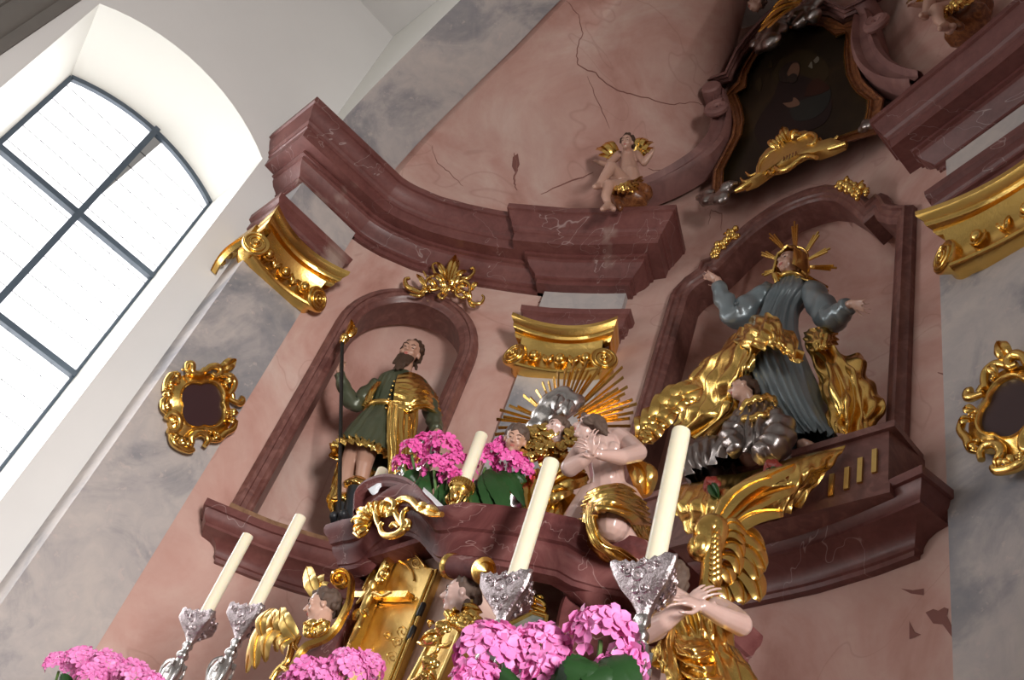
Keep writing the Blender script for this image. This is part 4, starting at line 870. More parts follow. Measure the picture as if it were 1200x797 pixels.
# silver clouds, cherub head over the painting
def cloud(mp, pts, name, label, m, seed, voxel=.012):
    b = MB(); rng = random.Random(seed)
    for px, py, r, off in pts:
        for k in range(5): b.ell(mp(px+rng.uniform(-.4, .4)*r*170, py+rng.uniform(-.4, .4)*r*170, off+rng.uniform(0, r*.4)), (r*rng.uniform(.5, .8), r*.5, r*rng.uniform(.4, .65)), None, 10, 7)
    o = blob(b, name, m, None, voxel, 2, mp(pts[0][0], pts[0][1], pts[0][3])); return tag(o, label, 'cloud', 'silvered clouds')
cloud(U_, [(822, 235, .05, .1), (832, 231, .07, .11), (843, 229, .08, .12), (853, 222, .07, .12), (860, 218, .045, .11)], 'silver_cloud', 'silvered cloud at the lower left corner of the dark painting', M['silverdark'], 2)
cloud(U_, [(1017, 147, .05, .12), (1012, 150, .04, .11)], 'silver_cloud', 'small silvered cloud at the lower right corner of the dark painting', M['silverdark'], 3)
cloud(U_, [(896, 48, .1, .2), (908, 42, .12, .22), (918, 32, .1, .22), (889, 54, .07, .18), (938, 22, .1, .2), (948, 16, .1, .2), (953, 8, .08, .2)], 'silver_cloud', 'silvered cloud under the cherub head at the top of the painting', M['silverdark'], 4)
CH = thing('cherub_sculpture', 'winged cherub head with gilded wing cut off by the top edge', 'sculpture', U_(890, 8, .3))
b = MB(); P, ax = head(b, U_(886, 4, .33), PU.n*.8-PU.t*.4-Vector((0, 0, .3)), Vector((0, 0, 1))+PU.n*.3+PU.t*.3, .16); body = blob(b, 'face', M['skin'], CH, .007, 3); face_parts(P, ax, .16, CH, body); hair(P, ax, .16, CH, M['hairgrey'], 4, .1, .007, .2, 60, .11)
U3 = lambda px, py: U_(px, py, .36)
wing('wing', [(U3(940, 0), U3(889, 38), .1, .03), (U3(938, 3), U3(893, 31), .12, .05), (U3(938, -2), U3(903, 20), .11, .06), (U3(936, 6), U3(900, 34), .09, .02)], M['gold'], CH, PU.n, seed=2)
# --- putti on the cornices
def build_putto(PL, D, label, root_px):
    G = PL.P; T = thing('putto_statue', label, 'statue', G(*root_px, .1), 'putti on the cornices'); b = MB(); hp = .125; FAT.update(limb=.72)
    P, ax = head(b, G(735, 167, .22), PL.n*.8-PL.t*.12-Vector((0, 0, .5)), Vector((0, 0, 1))+PL.n*.5-PL.t*.05, hp)
    limb(b, (P(0, -.05, -.3), .04), (G(736, 182, .12), .07), (G(737, 195, .12), .085), (G(739, 208, .13), .1), (G(739, 216, .12), .1)); b.ell(G(738, 203, .15), (.062, .055, .062))
    limb(b, (G(725, 181, .12), .042), (G(711, 194, .14), .034), (G(701, 190, .2), .024)); hand(b, G(701, 190, .2), G(694, 188, .24)-G(701, 190, .2), PL.u, .085, -1, .3, .4)
    limb(b, (G(746, 181, .12), .044), (G(755, 191, .16), .036), (G(763, 181, .2), .024)); hand(b, G(763, 181, .2), G(767, 174, .24)-G(763, 181, .2), PL.n*-1, .085, 1, .25, .5)
    limb(b, (G(732, 216, .14), .085), (G(716, 196, .3), .06), (G(707, 210, .3), .046), (G(701, 218, .3), .03)); b.cap(G(701, 218, .3), G(697, 219, .36), .028, .018)
    limb(b, (G(736, 219, .14), .08), (G(713, 217, .3), .055), (G(710, 230, .28), .045), (G(713, 240, .26), .03)); b.cap(G(713, 241, .26), G(706, 245, .33), .03, .018)
    b.cap(G(716, 243, .2), G(719, 245, .26), .028, .02)
    body = blob(b, 'body', M['skin'], T, .006, 3); face_parts(P, ax, hp, T, body); hair(P, ax, hp, T, M['hair'], 5, .3, .006, .1, 60, .13)
    g = lambda x, y, o=.06: G(x, y, o)
    wing('wing', [(g(724, 187), g(699, 175), .09, .05), (g(724, 189), g(702, 182), .08, .03), (g(724, 184), g(706, 173), .09, .07), (g(722, 190), g(711, 188), .07, .04)], M['gold'], T, PL.n)
    wing('wing', [(g(747, 184), g(765, 167), .09, .05), (g(748, 186), g(766, 174), .08, .03), (g(746, 181), g(758, 166), .08, .07), (g(749, 186), g(761, 181), .07, .04)], M['gold'], T, PL.n)
    drape('loincloth', [[G(715, 214, .25), G(726, 217, .28), G(739, 212, .26), (G(752, 207, .16))], [G(713, 219, .26), G(726, 222, .28), G(740, 218, .26), G(753, 213, .16)], [G(716, 224, .22), G(727, 225, .24), G(741, 224, .22), G(752, 220, .14)]], M['gold'], T, .018, 4, 3, nu=40, nv=18, edge=.02)
    b = MB(); rng = random.Random(3); b.ell(G(735, 228, .12), (.14, .1, .1)); b.ell(G(745, 230, .08), (.14, .1, .08)); b.cap(G(719, 226, .2), G(726, 244, .18), .03, .03); b.ell(G(735, 240, .08), (.16, .12, .07)); blob(b, 'seat', M['frame'], T, .012, 2)
    return T
p0 = onZ(725, 244, 5.49); PP = Plane((p0.x, p0.y+.12, 0), (.5, -.85, 0))
put = build_putto(PP, 1, 'winged putto sitting on the end of the long curved cornice', (725, 243))
def copy_tree(o, parent=None):
    c = o.copy(); COL.objects.link(c); c.parent = parent
    for ch in list(o.children): copy_tree(ch, c)
    return c
p2 = copy_tree(put); p2['label'] = 'putto seated above the upper right cornice, cut off by the top edge'
tgt = U_(1112, 22, .35); p2.rotation_euler = (0, 0, -.5); p2.location = tgt+Vector((.0, .12, .04))
# --- gilded frames with dark panels on the pilasters
PC_ = Plane((-4.985, 1.36, 0), (1, 0, 0)); CC = PC_.P(231.3, 477.5)
def carto(pl, c0, k, mir, label):
    def mp(px, py, off):
        d = PC_.P(px, py)-CC; return Vector(c0)+pl.t*(d.dot(PC_.t)*k*mir)+Vector((0, 0, d.z*k))+pl.n*(off*k)
    T = thing('wall_cartouche', label, 'cartouche', c0, 'gilded wall cartouches'); quat = []
    for i in range(64):
        a = 2*math.pi*i/64; r = max(11*math.cos(a-q_)+math.sqrt(max(0, 16.3**2-(11*math.sin(a-q_))**2)) for q_ in (.73, 2.3, 3.87, 5.44) if math.cos(a-q_) > 0); quat.append((231.3+r*math.cos(a)*.98, 477.5+r*math.sin(a)*1.02))
    b = MB(); b.prism([mp(*p, .045) for p in quat], pl.n*-.04); b.build('panel', M['panel'], T, 0)
    ring = lambda s, o: [mp(231.3+(x-231.3)*s, 477.5+(y-477.5)*s, o) for x, y in quat]
    b = MB(); b.grid([ring(.98, .03), ring(1.0, .06), ring(1.05, .068), ring(1.09, .06), ring(1.14, .062), ring(1.34, .045), ring(1.52, .035), ring(1.58, .0)], cu=True); b.build('moulding', M['gold'], T, 40)
    b = MB(); S = [([(213, 436), (215, 430), (220, 431), (220, 439), (229, 441), (235, 436)], .016, .012, .05), ([(233, 440), (240, 434), (249, 434), (252, 440), (247, 444), (242, 441)], .017, .01, .06), ([(252, 443), (262, 443), (269, 450), (268, 458), (263, 466)], .017, .012, .05), ([(263, 470), (270, 474), (277, 476), (279, 471), (276, 469)], .014, .011, .05),
      ([(192, 466), (186, 474), (186, 482), (190, 487)], .014, .01, .05), ([(188, 494), (194, 488), (202, 492), (204, 501), (199, 509), (190, 508)], .017, .011, .06), ([(219, 524), (218, 516), (225, 511), (234, 513), (237, 520), (233, 526)], .017, .01, .06), ([(203, 440), (195, 444), (190, 452), (188, 462)], .016, .011, .05), ([(240, 519), (250, 518), (258, 511), (268, 505), (271, 496)], .015, .011, .05), ([(194, 510), (197, 520), (205, 527), (216, 531), (221, 529)], .016, .012, .05), ([(266, 462), (268, 470)], .012, .01, .05)]
    orn(b, mp, [(s_[0], s_[1]*1.45, s_[2]*1.5, s_[3]) for s_ in S])
    rng = random.Random(9)
    for a, c, w in (((252, 438), (270, 425), .075), ((254, 434), (262, 428), .05), ((206, 448), (196, 440), .04), ((196, 478), (184, 482), .04), ((262, 486), (273, 488), .045), ((262, 494), (271, 500), .045), ((212, 519), (202, 524), .05), ((216, 520), (214, 530), .05), ((246, 512), (250, 521), .045), ((199, 455), (188, 452), .045), ((197, 466), (185, 466), .045), ((258, 452), (268, 446), .04)): b.leaf(mp(*a, .05), mp(*c, .055), w*k, pl.n, .02, pw=.55)
    for cx, cy, n_, sp in ((203, 519, 9, 7), (265, 492, 8, 6), (193, 460, 7, 6), (262, 452, 5, 5), (246, 514, 5, 5), (211, 441, 4, 4), (198, 500, 3, 3)):
        for i in range(n_): b.ell(mp(cx+rng.uniform(-sp, sp), cy+rng.uniform(-sp, sp), .05+rng.random()*.02), .011*k*rng.uniform(.7, 1.25), None, 8, 5)
    b.build('rocaille', M['gold'], T, 60); return T
carto(PC_, CC, 1, 1, 'gilded rocaille frame around a dark panel on the left pilaster')
nR = Vector((-.238, -.971, 0)).normalized(); dR = Plane((-1.36+nR.x*.05, 3.15+nR.y*.05, 0), nR)
carto(dR, dR.P(1194, 486), .98, -1, 'gilded rocaille frame around a dark panel cut off by the right edge')
# ================================================================== ALTAR TABLE AND TABERNACLE
AT = thing('altar_table', 'stone altar table with a step carrying candlesticks and tabernacle', 'altar', (-2.3, 1.5, FLOOR))
b = MB(); b.box((-2.3, 1.25, -.79), (1.7, .5, .76)); b.box((-2.3, 1.22, .01), (1.8, .58, .04)); b.box((-2.3, 1.75, -.4), (1.2, .4, 1.0)); b.box((-2.27, 1.76, .7), (.42, .3, .14)); b.build('table', M['taberpink'], AT, 30)
b = MB(); b.box((-2.3, 1.34, .2), (1.75, .34, .15)); b.box((-2.3, 1.34, .365), (1.78, .36, .015)); b.build('step', M['taber'], AT, 30)
TF = Plane((-2.3, 1.42, 0), (0, -1, 0)); F = TF.P
TB = thing('tabernacle', 'red marble tabernacle with an arched gilded door and curved cornice', 'tabernacle', (-2.27, 1.5, .85))
base = [V2(-2.6, 1.9), V2(-2.6, 1.50), V2(-2.36, 1.50), V2(-2.02, 1.50), V2(-1.985, 1.58), V2(-1.97, 1.72), V2(-1.93, 1.86), V2(-1.93, 2.2)]
b = MB(); b.prism([(p.x, p.y, .85) for p in base], (0, 0, .76)); b.build('body', M['taberpink'], TB, 20)
# cornice: its lower edge swings up over the door; (x, y, z of the lower edge)
lowF = [(399, 668), (412, 667), (424, 662), (434, 650), (446, 640), (462, 630), (478, 628), (492, 635), (503, 648), (513, 659), (526, 660)]
path = [F(*p) for p in lowF]
path[0] = Vector((path[0].x, 1.42, path[0].z))
zl = path[-1].z
flank = [(-2.27, 1.42), (-2.2, 1.47), (-2.13, 1.53), (-2.07, 1.60), (-2.05, 1.66), (-2.02, 1.70), (-1.97, 1.74), (-1.93, 1.80)]
end = path[-1]
fl = [Vector((end.x+(x+2.33)*1.0, y, zl)) for x, y in ((-2.29, 1.425), (-2.2, 1.475), (-2.12, 1.53), (-2.06, 1.58), (-2.045, 1.63), (-2.0, 1.68), (-1.94, 1.72), (-1.9, 1.78), (-1.9, 2.2))]
full = catmull(path, 40)+fl
full = [Vector((full[0].x, 1.9, full[0].z))]+full
flat2 = [V2(p.x, p.y) for p in full]; nn = mitre(flat2)
prof = [(-.04, -.005), (.0, 0), (.006, .012), (.012, .014), (.018, .03), (.034, .05), (.04, .065), (.04, .075), (.05, .08), (.06, .1), (.075, .115), (.08, .13), (.08, .145), (-.04, .15)]
b = MB(); b.grid([[Vector((p.x+m.x*o, p.y+m.y*o, p.z+z)) for o, z in prof] for p, m in zip(full, nn)]); b.build('cornice', M['taber'], TB, 30)
b = MB(); b.prism([(p.x, p.y, zl+.12) for p in flat2], (0, 0, .02)); b.build('cover_slab', M['taber'], TB, 0)
hump = [(421, 606), (422, 586), (427, 577), (437, 570), (452, 565), (467, 565), (481, 569), (493, 577), (503, 588), (512, 597), (516, 606), (470, 612)]
b = MB(); hp = [F(*p, .01) for p in hump]; b.prism(hp, (0, .34, 0))
tp = [F(*p, .02) for p in hump[:-1]]; b.grid([[p+Vector((0, -o, z)) for o, z in ((-.02, -.03), (.012, -.03), (.02, -.02), (.02, -.01), (.03, .0), (.03, .012), (-.3, .015))] for p in catmull(tp, 40)]); b.build('pediment', M['taber'], TB, 30)
# white cloth edges lying over the top
AC = thing('altar_cloth', 'white linen cloth peeping out over the tabernacle top', 'cloth', F(470, 566, -.1))
drape('left_corner', [[F(429, 572, -.03), F(437, 567, -.03), F(446, 562, -.03), F(455, 559, -.05)], [F(430, 573, .02), F(438, 570, .034), F(446, 566, .034), F(453, 563, .0)], [F(433, 575, .036), F(438, 577, .042), F(443, 573, .038), F(449, 566, .034)], [F(437, 579, .036), F(439, 580, .04), F(441, 578, .038), F(443, 573, .036)]], M['cloth'], AC, .002, 2, 2, th=.003, nu=16, nv=12)
drape('right_corner', [[F(496, 572, -.03), F(505, 580, -.03), F(514, 589, -.03), F(524, 598, -.03)], [F(495, 575, .033), F(504, 584, .033), F(512, 593, .033), F(519, 602, .033)], [F(496, 578, .034), F(503, 587, .034), F(510, 596, .034), F(515, 605, .034)]], M['cloth'], AC, .002, 2, 3, th=.003, nu=20, nv=10)
# gilded rocaille on the pediment
FO = lambda px, py, off: F(px, py, off+.04)
b = MB(); orn(b, FO, [([(518, 603), (503, 602), (491, 596), (484, 588), (476, 585), (467, 588), (463, 597), (467, 608), (473, 616), (478, 618), (480, 613), (477, 610)], .014, .008, .05), ([(479, 596), (474, 600), (472, 608), (474, 618), (468, 625), (458, 628), (449, 626), (446, 618), (449, 613)], .013, .009, .05), ([(432, 596), (436, 593), (440, 600), (442, 610), (446, 620)], .012, .009, .05), ([(412, 612), (418, 607), (428, 606), (436, 604)], .01, .008, .04), ([(415, 625), (422, 628), (430, 622), (435, 612)], .009, .006, .04), ([(449, 590), (455, 586), (462, 590), (460, 598), (452, 600)], .011, .007, .06), ([(457, 618), (462, 614), (467, 618)], .009, .006, .05)])
for a, c, w in (((438, 604), (434, 590), .04), ((442, 604), (441, 588), .04), ((446, 606), (450, 587), .045), ((450, 607), (460, 588), .04), ((436, 608), (420, 598), .045), ((434, 612), (416, 610), .04), ((430, 616), (415, 622), .04), ((432, 618), (419, 628), .04), ((490, 594), (503, 598), .035), ((497, 597), (516, 603), .035), ((455, 604), (466, 600), .04)): b.leaf(FO(*a, .045), FO(*c, .05), w, TF.n, .012, pw=.55)
b.build('gilded_rocaille', M['gold'], TB, 60)
# gilded door
D0 = [(398, 797), (392, 765), (429, 680), (436, 666), (444, 655), (455, 646), (468, 642), (482, 645), (492, 653), (499, 664), (505, 666), (512, 668), (460, 800), (452, 815), (392, 815)]
dm = M['goldmat'].copy(); dm.name = 'chased_gilding'
FD = lambda px, py, off=0: onY(px, py, 1.50-off)
b = MB(); b.prism([FD(*p, .025) for p in D0], (0, .03, 0)); door = b.build('door', M['goldmat'], TB, 20)
b = MB()
for o in (0, 5.5): b.tube([FD(512.5-o, 668+o*.1, .03), FD(458-o, 806, .03)], .0055, 8)
b.tube(catmull([FD(*p, .03) for p in ((394, 765), (430, 680), (437, 666), (446, 655), (456, 647.5), (468, 643.5), (481, 646.5), (491, 654), (498, 664))], 30), .004, 8); b.build('door_moulding', M['gold'], door, 60)
b = MB()
for q in ((496, 709), (485, 736)): b.cap(FD(q[0], q[1], .03), FD(q[0]-5, q[1]+12, .03), .009, .009)
b.build('hinge', M['rod'], door)
b = MB(); b.tube(catmull([FD(*p, .028) for p in ((436, 690), (441, 676), (449, 664), (459, 657), (468, 657), (477, 662), (483, 671), (485, 680))], 24), .004, 6); b.build('chased_arc', M['goldmat'], door)
for (x, y, r, a) in ((472, 740, 9, 0), (466, 752, 7, 2), (488, 660, 6, 1), (478, 652, 5, 3), (445, 705, 6, 1), (460, 770, 8, 2), (482, 700, 6, 0), (455, 745, 6, 1)): b = MB(); b.tube([FD(*p, .026) for p in px_spiral(x, y, r, 1.5, a, 1.6)], .0022, 5); b.build('chased_scroll', M['goldmat'], door)
# crucifix on the door
CX = thing('crucifix', 'gilded crucifix with a figure fixed on the tabernacle door', 'crucifix', FD(445, 700, .03))
def bar3(a, c, w, d, name):
    b = MB(); A = FD(*a, .03); C = FD(*c, .03); t = (C-A).normalized(); s = t.cross(TF.n).normalized(); b.hexa([A-s*w, A+s*w, C+s*w, C-s*w]+[q+TF.n*d for q in (A-s*w, A+s*w, C+s*w, C-s*w)]); b.build(name, M['gold'], CX, 20)
bar3((462, 655), (412, 775), .011, .03, 'upright'); bar3((416, 702), (484, 702), .01, .028, 'crossbar')
b = MB(); H = lambda x, y, o=.075: FD(x, y, o)
b.ell(H(437, 686), (.014, .016, .018)); limb(b, (H(435, 692), .012), (H(432, 700), .02), (H(428, 709), .017), (H(425, 717), .019)); limb(b, (H(430, 694), .009), (H(424, 701), .008), (H(418, 707), .006)); limb(b, (H(438, 695), .009), (H(448, 699), .008), (H(459, 694), .006))
limb(b, (H(426, 719), .014), (H(421, 735, .09), .011), (H(413, 750), .008)); limb(b, (H(427, 719), .013), (H(418, 735, .085), .011), (H(411, 752), .008)); blob(b, 'figure', M['goldmat'], CX, .0035, 2)
b = MB(); b.leaf(H(425, 714), H(416, 728), .035, TF.n, .01); b.leaf(H(427, 716), H(432, 722), .03, TF.n, .01); orn(b, lambda x, y, o: FD(x, y, o), [([(447, 684), (444, 676), (449, 668), (455, 662)], .01, .006, .06), ([(451, 678), (455, 670), (452, 664)], .009, .005, .06)])
for k in range(3): b.ell(H(446+3.2*k, 680-8*k), (.014, .008, .012))
b.build('scroll_ornament', M['gold'], CX)
# rolls and the right-hand scroll under the cornice
def roll(p1, p2, r, off, label=None):
    b = MB(); A = F(*p1, off); C = F(*p2, off); d = C-A; ln = d.length
    b.lathe(A, [(r*.7, 0)]+[(r*(.86+.14*math.sin(k/2*math.pi)**2), ln*k/12) for k in range(13)]+[(r*.7, ln)], d, 20); b.build('marble_roll', M['taber'], TB, 50)
    for q, s in ((A, -1), (C, 1)):
        b = MB(); b.lathe(q, [(r*.98, -.005*s), (r*1.12, .004*s), (r*1.12, .012*s), (r*.8, .016*s), (r*.8, .008*s), (r*.5, .014*s), (0, .02*s)], d, 22); b.build('gilded_roll_end', M['gold'], TB, 50)
roll((531, 664), (565, 669), .033, .035)
SC = Plane((-1.9, 1.66, 0), (.55, -.83, 0)); G_ = SC.P
b = MB(); b.cap(G_(673, 688, .03), G_(705, 708, .03), .036, .036, 16)
rows = []
for i, p in enumerate(catmull([G_(674, 690, .0), G_(662, 702, .0), G_(655, 722, 0), G_(651, 750, .0), G_(649, 800, 0)], 24)):
    rows.append([p-SC.n*.1, p+SC.n*.02, p+SC.n*.03+SC.t*.01, p+SC.n*.02+SC.t*.02, p+SC.t*.2, p+SC.t*.2-SC.n*.1])
b.grid(rows, cu=True, caps=True); b.build('side_scroll', M['taber'], TB, 40)
# pilaster strip with rose garland under the right cherub
b = MB(); 
for x0, x1 in (((517, 728), (480, 800)), ((551, 712), (513, 800))): b.tube([F(*x0, .0), F(*x1, .0)], .006, 6)
b.prism([F(*p, -.02) for p in ((514, 728), (551, 714), (513, 803), (474, 803))], (0, .06, 0)); b.tube([F(568, 664, .0), F(549, 716, .0)], .008, 6); b.build('gilded_strip', M['goldmat'], TB, 40)
b = MB(); rng = random.Random(4)
for cx, cy, r in ((517, 735, .022), (502, 776, .024), (498, 792, .015)):
    c = F(cx, cy, .045)
    for k in range(14):
        a = k*2.4; rr = r*(.12+.06*k); b.ell(c+Vector((math.cos(a)*rr, -.012+.0016*k, math.sin(a)*rr)), (r*.5, r*.22, r*.42), (Vector((-math.sin(a), 0, math.cos(a))), Vector((math.cos(a)*.6, -.8, math.sin(a)*.6)), Vector((math.cos(a)*.8, .6, math.sin(a)*.8))), 8, 5)
orn(b, F, [([(517, 745), (510, 752), (497, 755), (490, 753)], .01, .004, .03), ([(516, 748), (512, 762), (505, 768)], .008, .006, .03), ([(514, 757), (524, 757), (530, 752)], .007, .003, .03), ([(498, 785), (490, 795), (480, 800)], .008, .005, .03)])
for a, c, w in (((515, 744), (494, 754), .04), ((514, 746), (500, 745), .03), ((505, 788), (512, 798), .03), ((510, 730), (503, 736), .03)): b.leaf(F(*a, .03), F(*c, .035), w, TF.n, .01)
b.build('rose_garland', M['gold'], TB, 60)
# small framed painting to the right
PS_ = Plane((-2.0, 1.6, 0), (.5, -.86, 0)); S_P = PS_.P
SP = thing('framed_painting', 'small painting in a gilded frame on the right side of the tabernacle', 'painting', S_P(612, 735))
b = MB(); q = [S_P(*p, .012) for p in ((588, 735), (625, 718), (640, 722), (628, 800), (585, 800))]; b.prism(q, PS_.n*-.01); b.build('canvas', mat('pale_landscape_paint', (.2, .22, .22), .5, marble=[(14, 5, 1, [(.3, (.05, .09, .12)), (.5, (.2, .22, .2)), (.7, (.38, .34, .26))], 1)]), SP, 0)
b = MB()
for a, c in (((586, 737), (624, 717)), ((624, 717), (641, 722)), ((641, 722), (630, 800)), ((618, 708), (640, 716))): b.tube([S_P(*a, .015), S_P(*c, .015)], .008, 6)
orn(b, S_P, [([(619, 682), (621, 690), (626, 700), (636, 706), (639, 711)], .012, .006, .03), ([(617, 684), (612, 694), (620, 698), (618, 708)], .011, .007, .03), ([(626, 700), (634, 699), (637, 702)], .008, .004, .03)]); b.ell(S_P(620, 681, .03), .012); b.leaf(S_P(617, 700, .02), S_P(628, 708, .03), .04, PS_.n, .01)
b.build('gilded_frame', M['gold'], SP, 60)
# --- cherub herms either side of the door
TL = Plane((-2.62, 1.40, 0), (.2, -1, 0)); H_ = TL.P
CL = thing('cherub_bust', 'winged cherub bust in a gilded scroll bracket left of the tabernacle door', 'sculpture', H_(375, 745), 'cherub busts beside the door')
FAT.update(limb=1); b = MB(); hh = .105; P, ax = head(b, H_(377, 711, .05), -TL.t*.62+TL.n*.62-Vector((0, 0, .28)), Vector((0, 0, 1))+TL.n*.2-TL.t*.2, hh)
limb(b, (P(0, -.05, -.3), .03), (H_(372, 736, .04), .034)); body = blob(b, 'head', M['skin'], CL, .0034, 3); face_parts(P, ax, hh, CL, body); hair(P, ax, hh, CL, M['hairgrey'], 6, .3, .0038, -.1, 100, .11)
b = MB(); path = px_spiral(399.5, 680, 2, 12, -2*math.pi*1.7, 1.7, 14)+[(411, 693), (409, 706), (402, 722), (394, 736), (383, 747), (370, 753), (360, 757), (352, 766), (346, 778), (341, 790), (338, 806)]
pp = catmull([H_(*p, .04) for p in path], 130); rows = []
for i, p in enumerate(pp):
    t = (pp[min(i+1, 130)]-pp[max(i-1, 0)]).normalized(); s = t.cross(TL.n).normalized(); k = min(1, max(0, i-40)/60); w = .0055*k+.0055
    rows.append([p-s*w-TL.n*.008, p-s*w+TL.n*.006, p-s*w*.5+TL.n*.012, p+s*w*.0+TL.n*.006, p+s*w*.5+TL.n*.012, p+s*w+TL.n*.006, p+s*w-TL.n*.008])
b.grid(rows, cu=True, caps=True); b.build('scroll_bracket', M['gold'], CL, 40)
b = MB(); b.prism([H_(*p, -.03) for p in ((412, 690), (402, 722), (384, 747), (360, 757), (346, 780), (338, 805), (372, 805), (390, 765), (424, 690))], TL.n*-.07); b.build('bracket_body', M['taber'], CL, 20)
b = MB()
for a, c, w in (((372, 741), (357, 731), .05), ((374, 741), (363, 736), .05), ((376, 741), (384, 729), .05), ((374, 743), (372, 730), .05), ((368, 745), (356, 737), .04), ((378, 743), (382, 735), .04)): b.leaf(H_(*a, .06), H_(*c, .085), w, TL.n, .015)
b.tube(catmull([H_(*p, .07) for p in ((358, 731), (364, 741), (373, 744), (381, 738), (384, 729))], 20), .009, 8); b.build('gilded_collar', M['gold'], CL, 60)
wing('wing', [(H_(370, 697, -.02), H_(360, 665, -.04), .05, .01), (H_(372, 698, -.01), H_(376, 676, -.02), .07, .02), (H_(376, 696, -.01), H_(386, 684, -.02), .06, .02), (H_(372, 698, .0), H_(366, 676, -.01), .05, .02)], M['goldmat'], CL, TL.n)
wing('wing', [(H_(338, 748, .03), H_(318, 716, .06), .05, .03), (H_(342, 748, .03), H_(330, 713, .08), .06, .03), (H_(322, 722, .05), H_(300, 785, .02), .07, .03), (H_(328, 724, .05), H_(291, 790, .0), .06, .03), (H_(333, 732, .05), H_(313, 778, .02), .065, .03), (H_(340, 740, .05), H_(326, 766, .03), .06, .02), (H_(322, 716, .07), H_(312, 752, .05), .05, .03), (H_(350, 752, .04), H_(336, 722, .07), .05, .02), (H_(345, 752, .05), H_(336, 770, .03), .05, .02)], M['goldmat'], CL, TL.n)
b = MB(); orn(b, H_, [([(349, 742), (343, 752), (341, 764), (336, 776), (325, 786), (318, 797)], .012, .009, .02), ([(352, 745), (346, 756), (350, 762)], .009, .006, .03), ([(330, 782), (338, 788), (334, 800)], .009, .006, .03)]); b.build('leaf_ornament', M['gold'], CL, 60)
TR = Plane((-2.12, 1.40, 0), (.35, -.94, 0)); R_ = TR.P
CRB = thing('cherub_bust', 'cherub bust with dark curls under the purple roll right of the tabernacle door', 'sculpture', R_(540, 735), 'cherub busts beside the door')
b = MB(); hh = .1; P, ax = head(b, R_(539, 698, .06), -TR.t*.78+TR.n*.5-Vector((0, 0, .1)), Vector((0, 0, 1))+TR.n*.1-TR.t*.12, hh)
limb(b, (P(0, -.05, -.3), .034), (R_(540, 720, .04), .042)); body = blob(b, 'head', M['skinpale'], CRB, .0034, 3); face_parts(P, ax, hh, CRB, body); hair(P, ax, hh, CRB, M['hairgrey'], 7, .5, .0038, -.2, 120, .11)
b = MB(); rng = random.Random(8)
for i in range(15):
    a = -.5+1.05*math.pi*i/14; r = 17+3*math.sin(i*2.1); b.leaf(R_(543, 722, .05), R_(543+r*math.cos(a)*1.15, 722+r*math.sin(a)*.95, .06), .045, TR.n, .02)
for i in range(12): b.ell(R_(528+i*2.8, 724+6*math.sin(i*.9+.4)+i*.6, .075), (.012, .01, .009), None, 8, 5)
b.tube(catmull([R_(*p, .07) for p in ((524, 718), (532, 728), (545, 736), (556, 735), (561, 724))], 20), .012, 8); b.build('gilded_collar', M['gold'], CRB, 60)
# ================================================================== SUNBURST GROUP AND ANGELS
PG = Plane((-2.02, 1.93, 0), (.62, -.78, 0)); Gp = PG.P
GL = thing('sunburst', 'gilded sunburst of many straight rays behind the angels on the tabernacle', 'glory', Gp(655, 495, -.12))
tips = [(582, 492), (586, 481), (597, 476), (614, 464), (607, 477), (629, 458), (636, 449), (643, 448), (654, 437), (663, 433), (673, 426), (677, 433), (688, 424), (689, 435), (704, 431), (692, 440), (717, 433), (729, 431), (730, 443), (708, 448), (724, 456), (735, 454), (741, 469), (746, 474), (726, 469), (738, 491), (739, 500), (580, 510), (622, 467), (719, 441), (699, 436), (732, 462), (742, 484), (668, 437), (649, 443), (590, 489), (600, 485), (683, 432), (713, 462), (730, 480), (724, 490), (584, 502)]
b = MB(); c0 = (655, 500)
for k, tp in enumerate(tips):
    A = Gp(*lerp2(c0, tp, .3), -.12-.004*(k % 3)); E = Gp(*tp, -.12-.004*(k % 3)); d = E-A; s = d.cross(PG.n).normalized(); w = .0056
    b.hexa([A-s*w*.5, A+s*w*.5, A+s*w*.1+PG.n*.008, A-s*w*.1+PG.n*.008, E-s*w, E+s*w, E+s*w*.15+PG.n*.012, E-s*w*.15+PG.n*.012])
b.build('rays', M['gold'], GL, 20)
b = MB()      # the lower rays seen between flowers and candle
for k in range(9): a = Gp(597+2*k, 570, -.1); b.tube([a, Gp(572+4.2*k, 604, -.1)], .005, 6)
for k in range(7): b.tube([Gp(641+2.3*k, 575, -.06), Gp(629+3.9*k, 640, -.06)], .008, 6)
for k in range(8): b.tube([Gp(655+1.2*k, 575, .02), Gp(650+5.5*k, 612-2.6*k, .03)], .008, 6)
b.build('lower_rays', M['gold'], GL)
cloudb = MB(); rng = random.Random(12)
for px, py, r, off in ((625, 500, .05, -.04), (634, 486, .06, -.03), (645, 474, .075, -.02), (657, 468, .08, -.01), (668, 474, .07, .0), (676, 472, .05, .0), (640, 490, .06, -.03), (660, 482, .06, -.02)):
    cloudb.ell(Gp(px, py, off), (r*.75, r*.55, r*.7), None, 14, 9)
base_c = blob(cloudb, 'silver_cloud', M['silver'], None, .008, 4, Gp(650, 480, -.02)); tag(base_c, 'silvered cloud in front of the sunburst, above the middle cherub', 'cloud')
fb = MB()
for a, c, w in (((657, 464), (650, 482), .05), ((668, 470), (664, 488), .05)): fb.leaf(Gp(*a, .05), Gp(*c, .055), w, PG.n, .015)
fb.build('fold', M['silver'], base_c, 60)
cb = MB()
for px, py, r in ((608, 582, .05), (612, 595, .045), (604, 605, .045), (610, 616, .05)): cb.ell(Gp(px, py, -.02), (r*.8, r*.5, r), None, 12, 8)
o = blob(cb, 'silver_drapery', M['silver'], None, .007, 2, Gp(608, 595, -.02)); tag(o, 'silvered drapery hanging right of the upper bouquet', 'drapery')
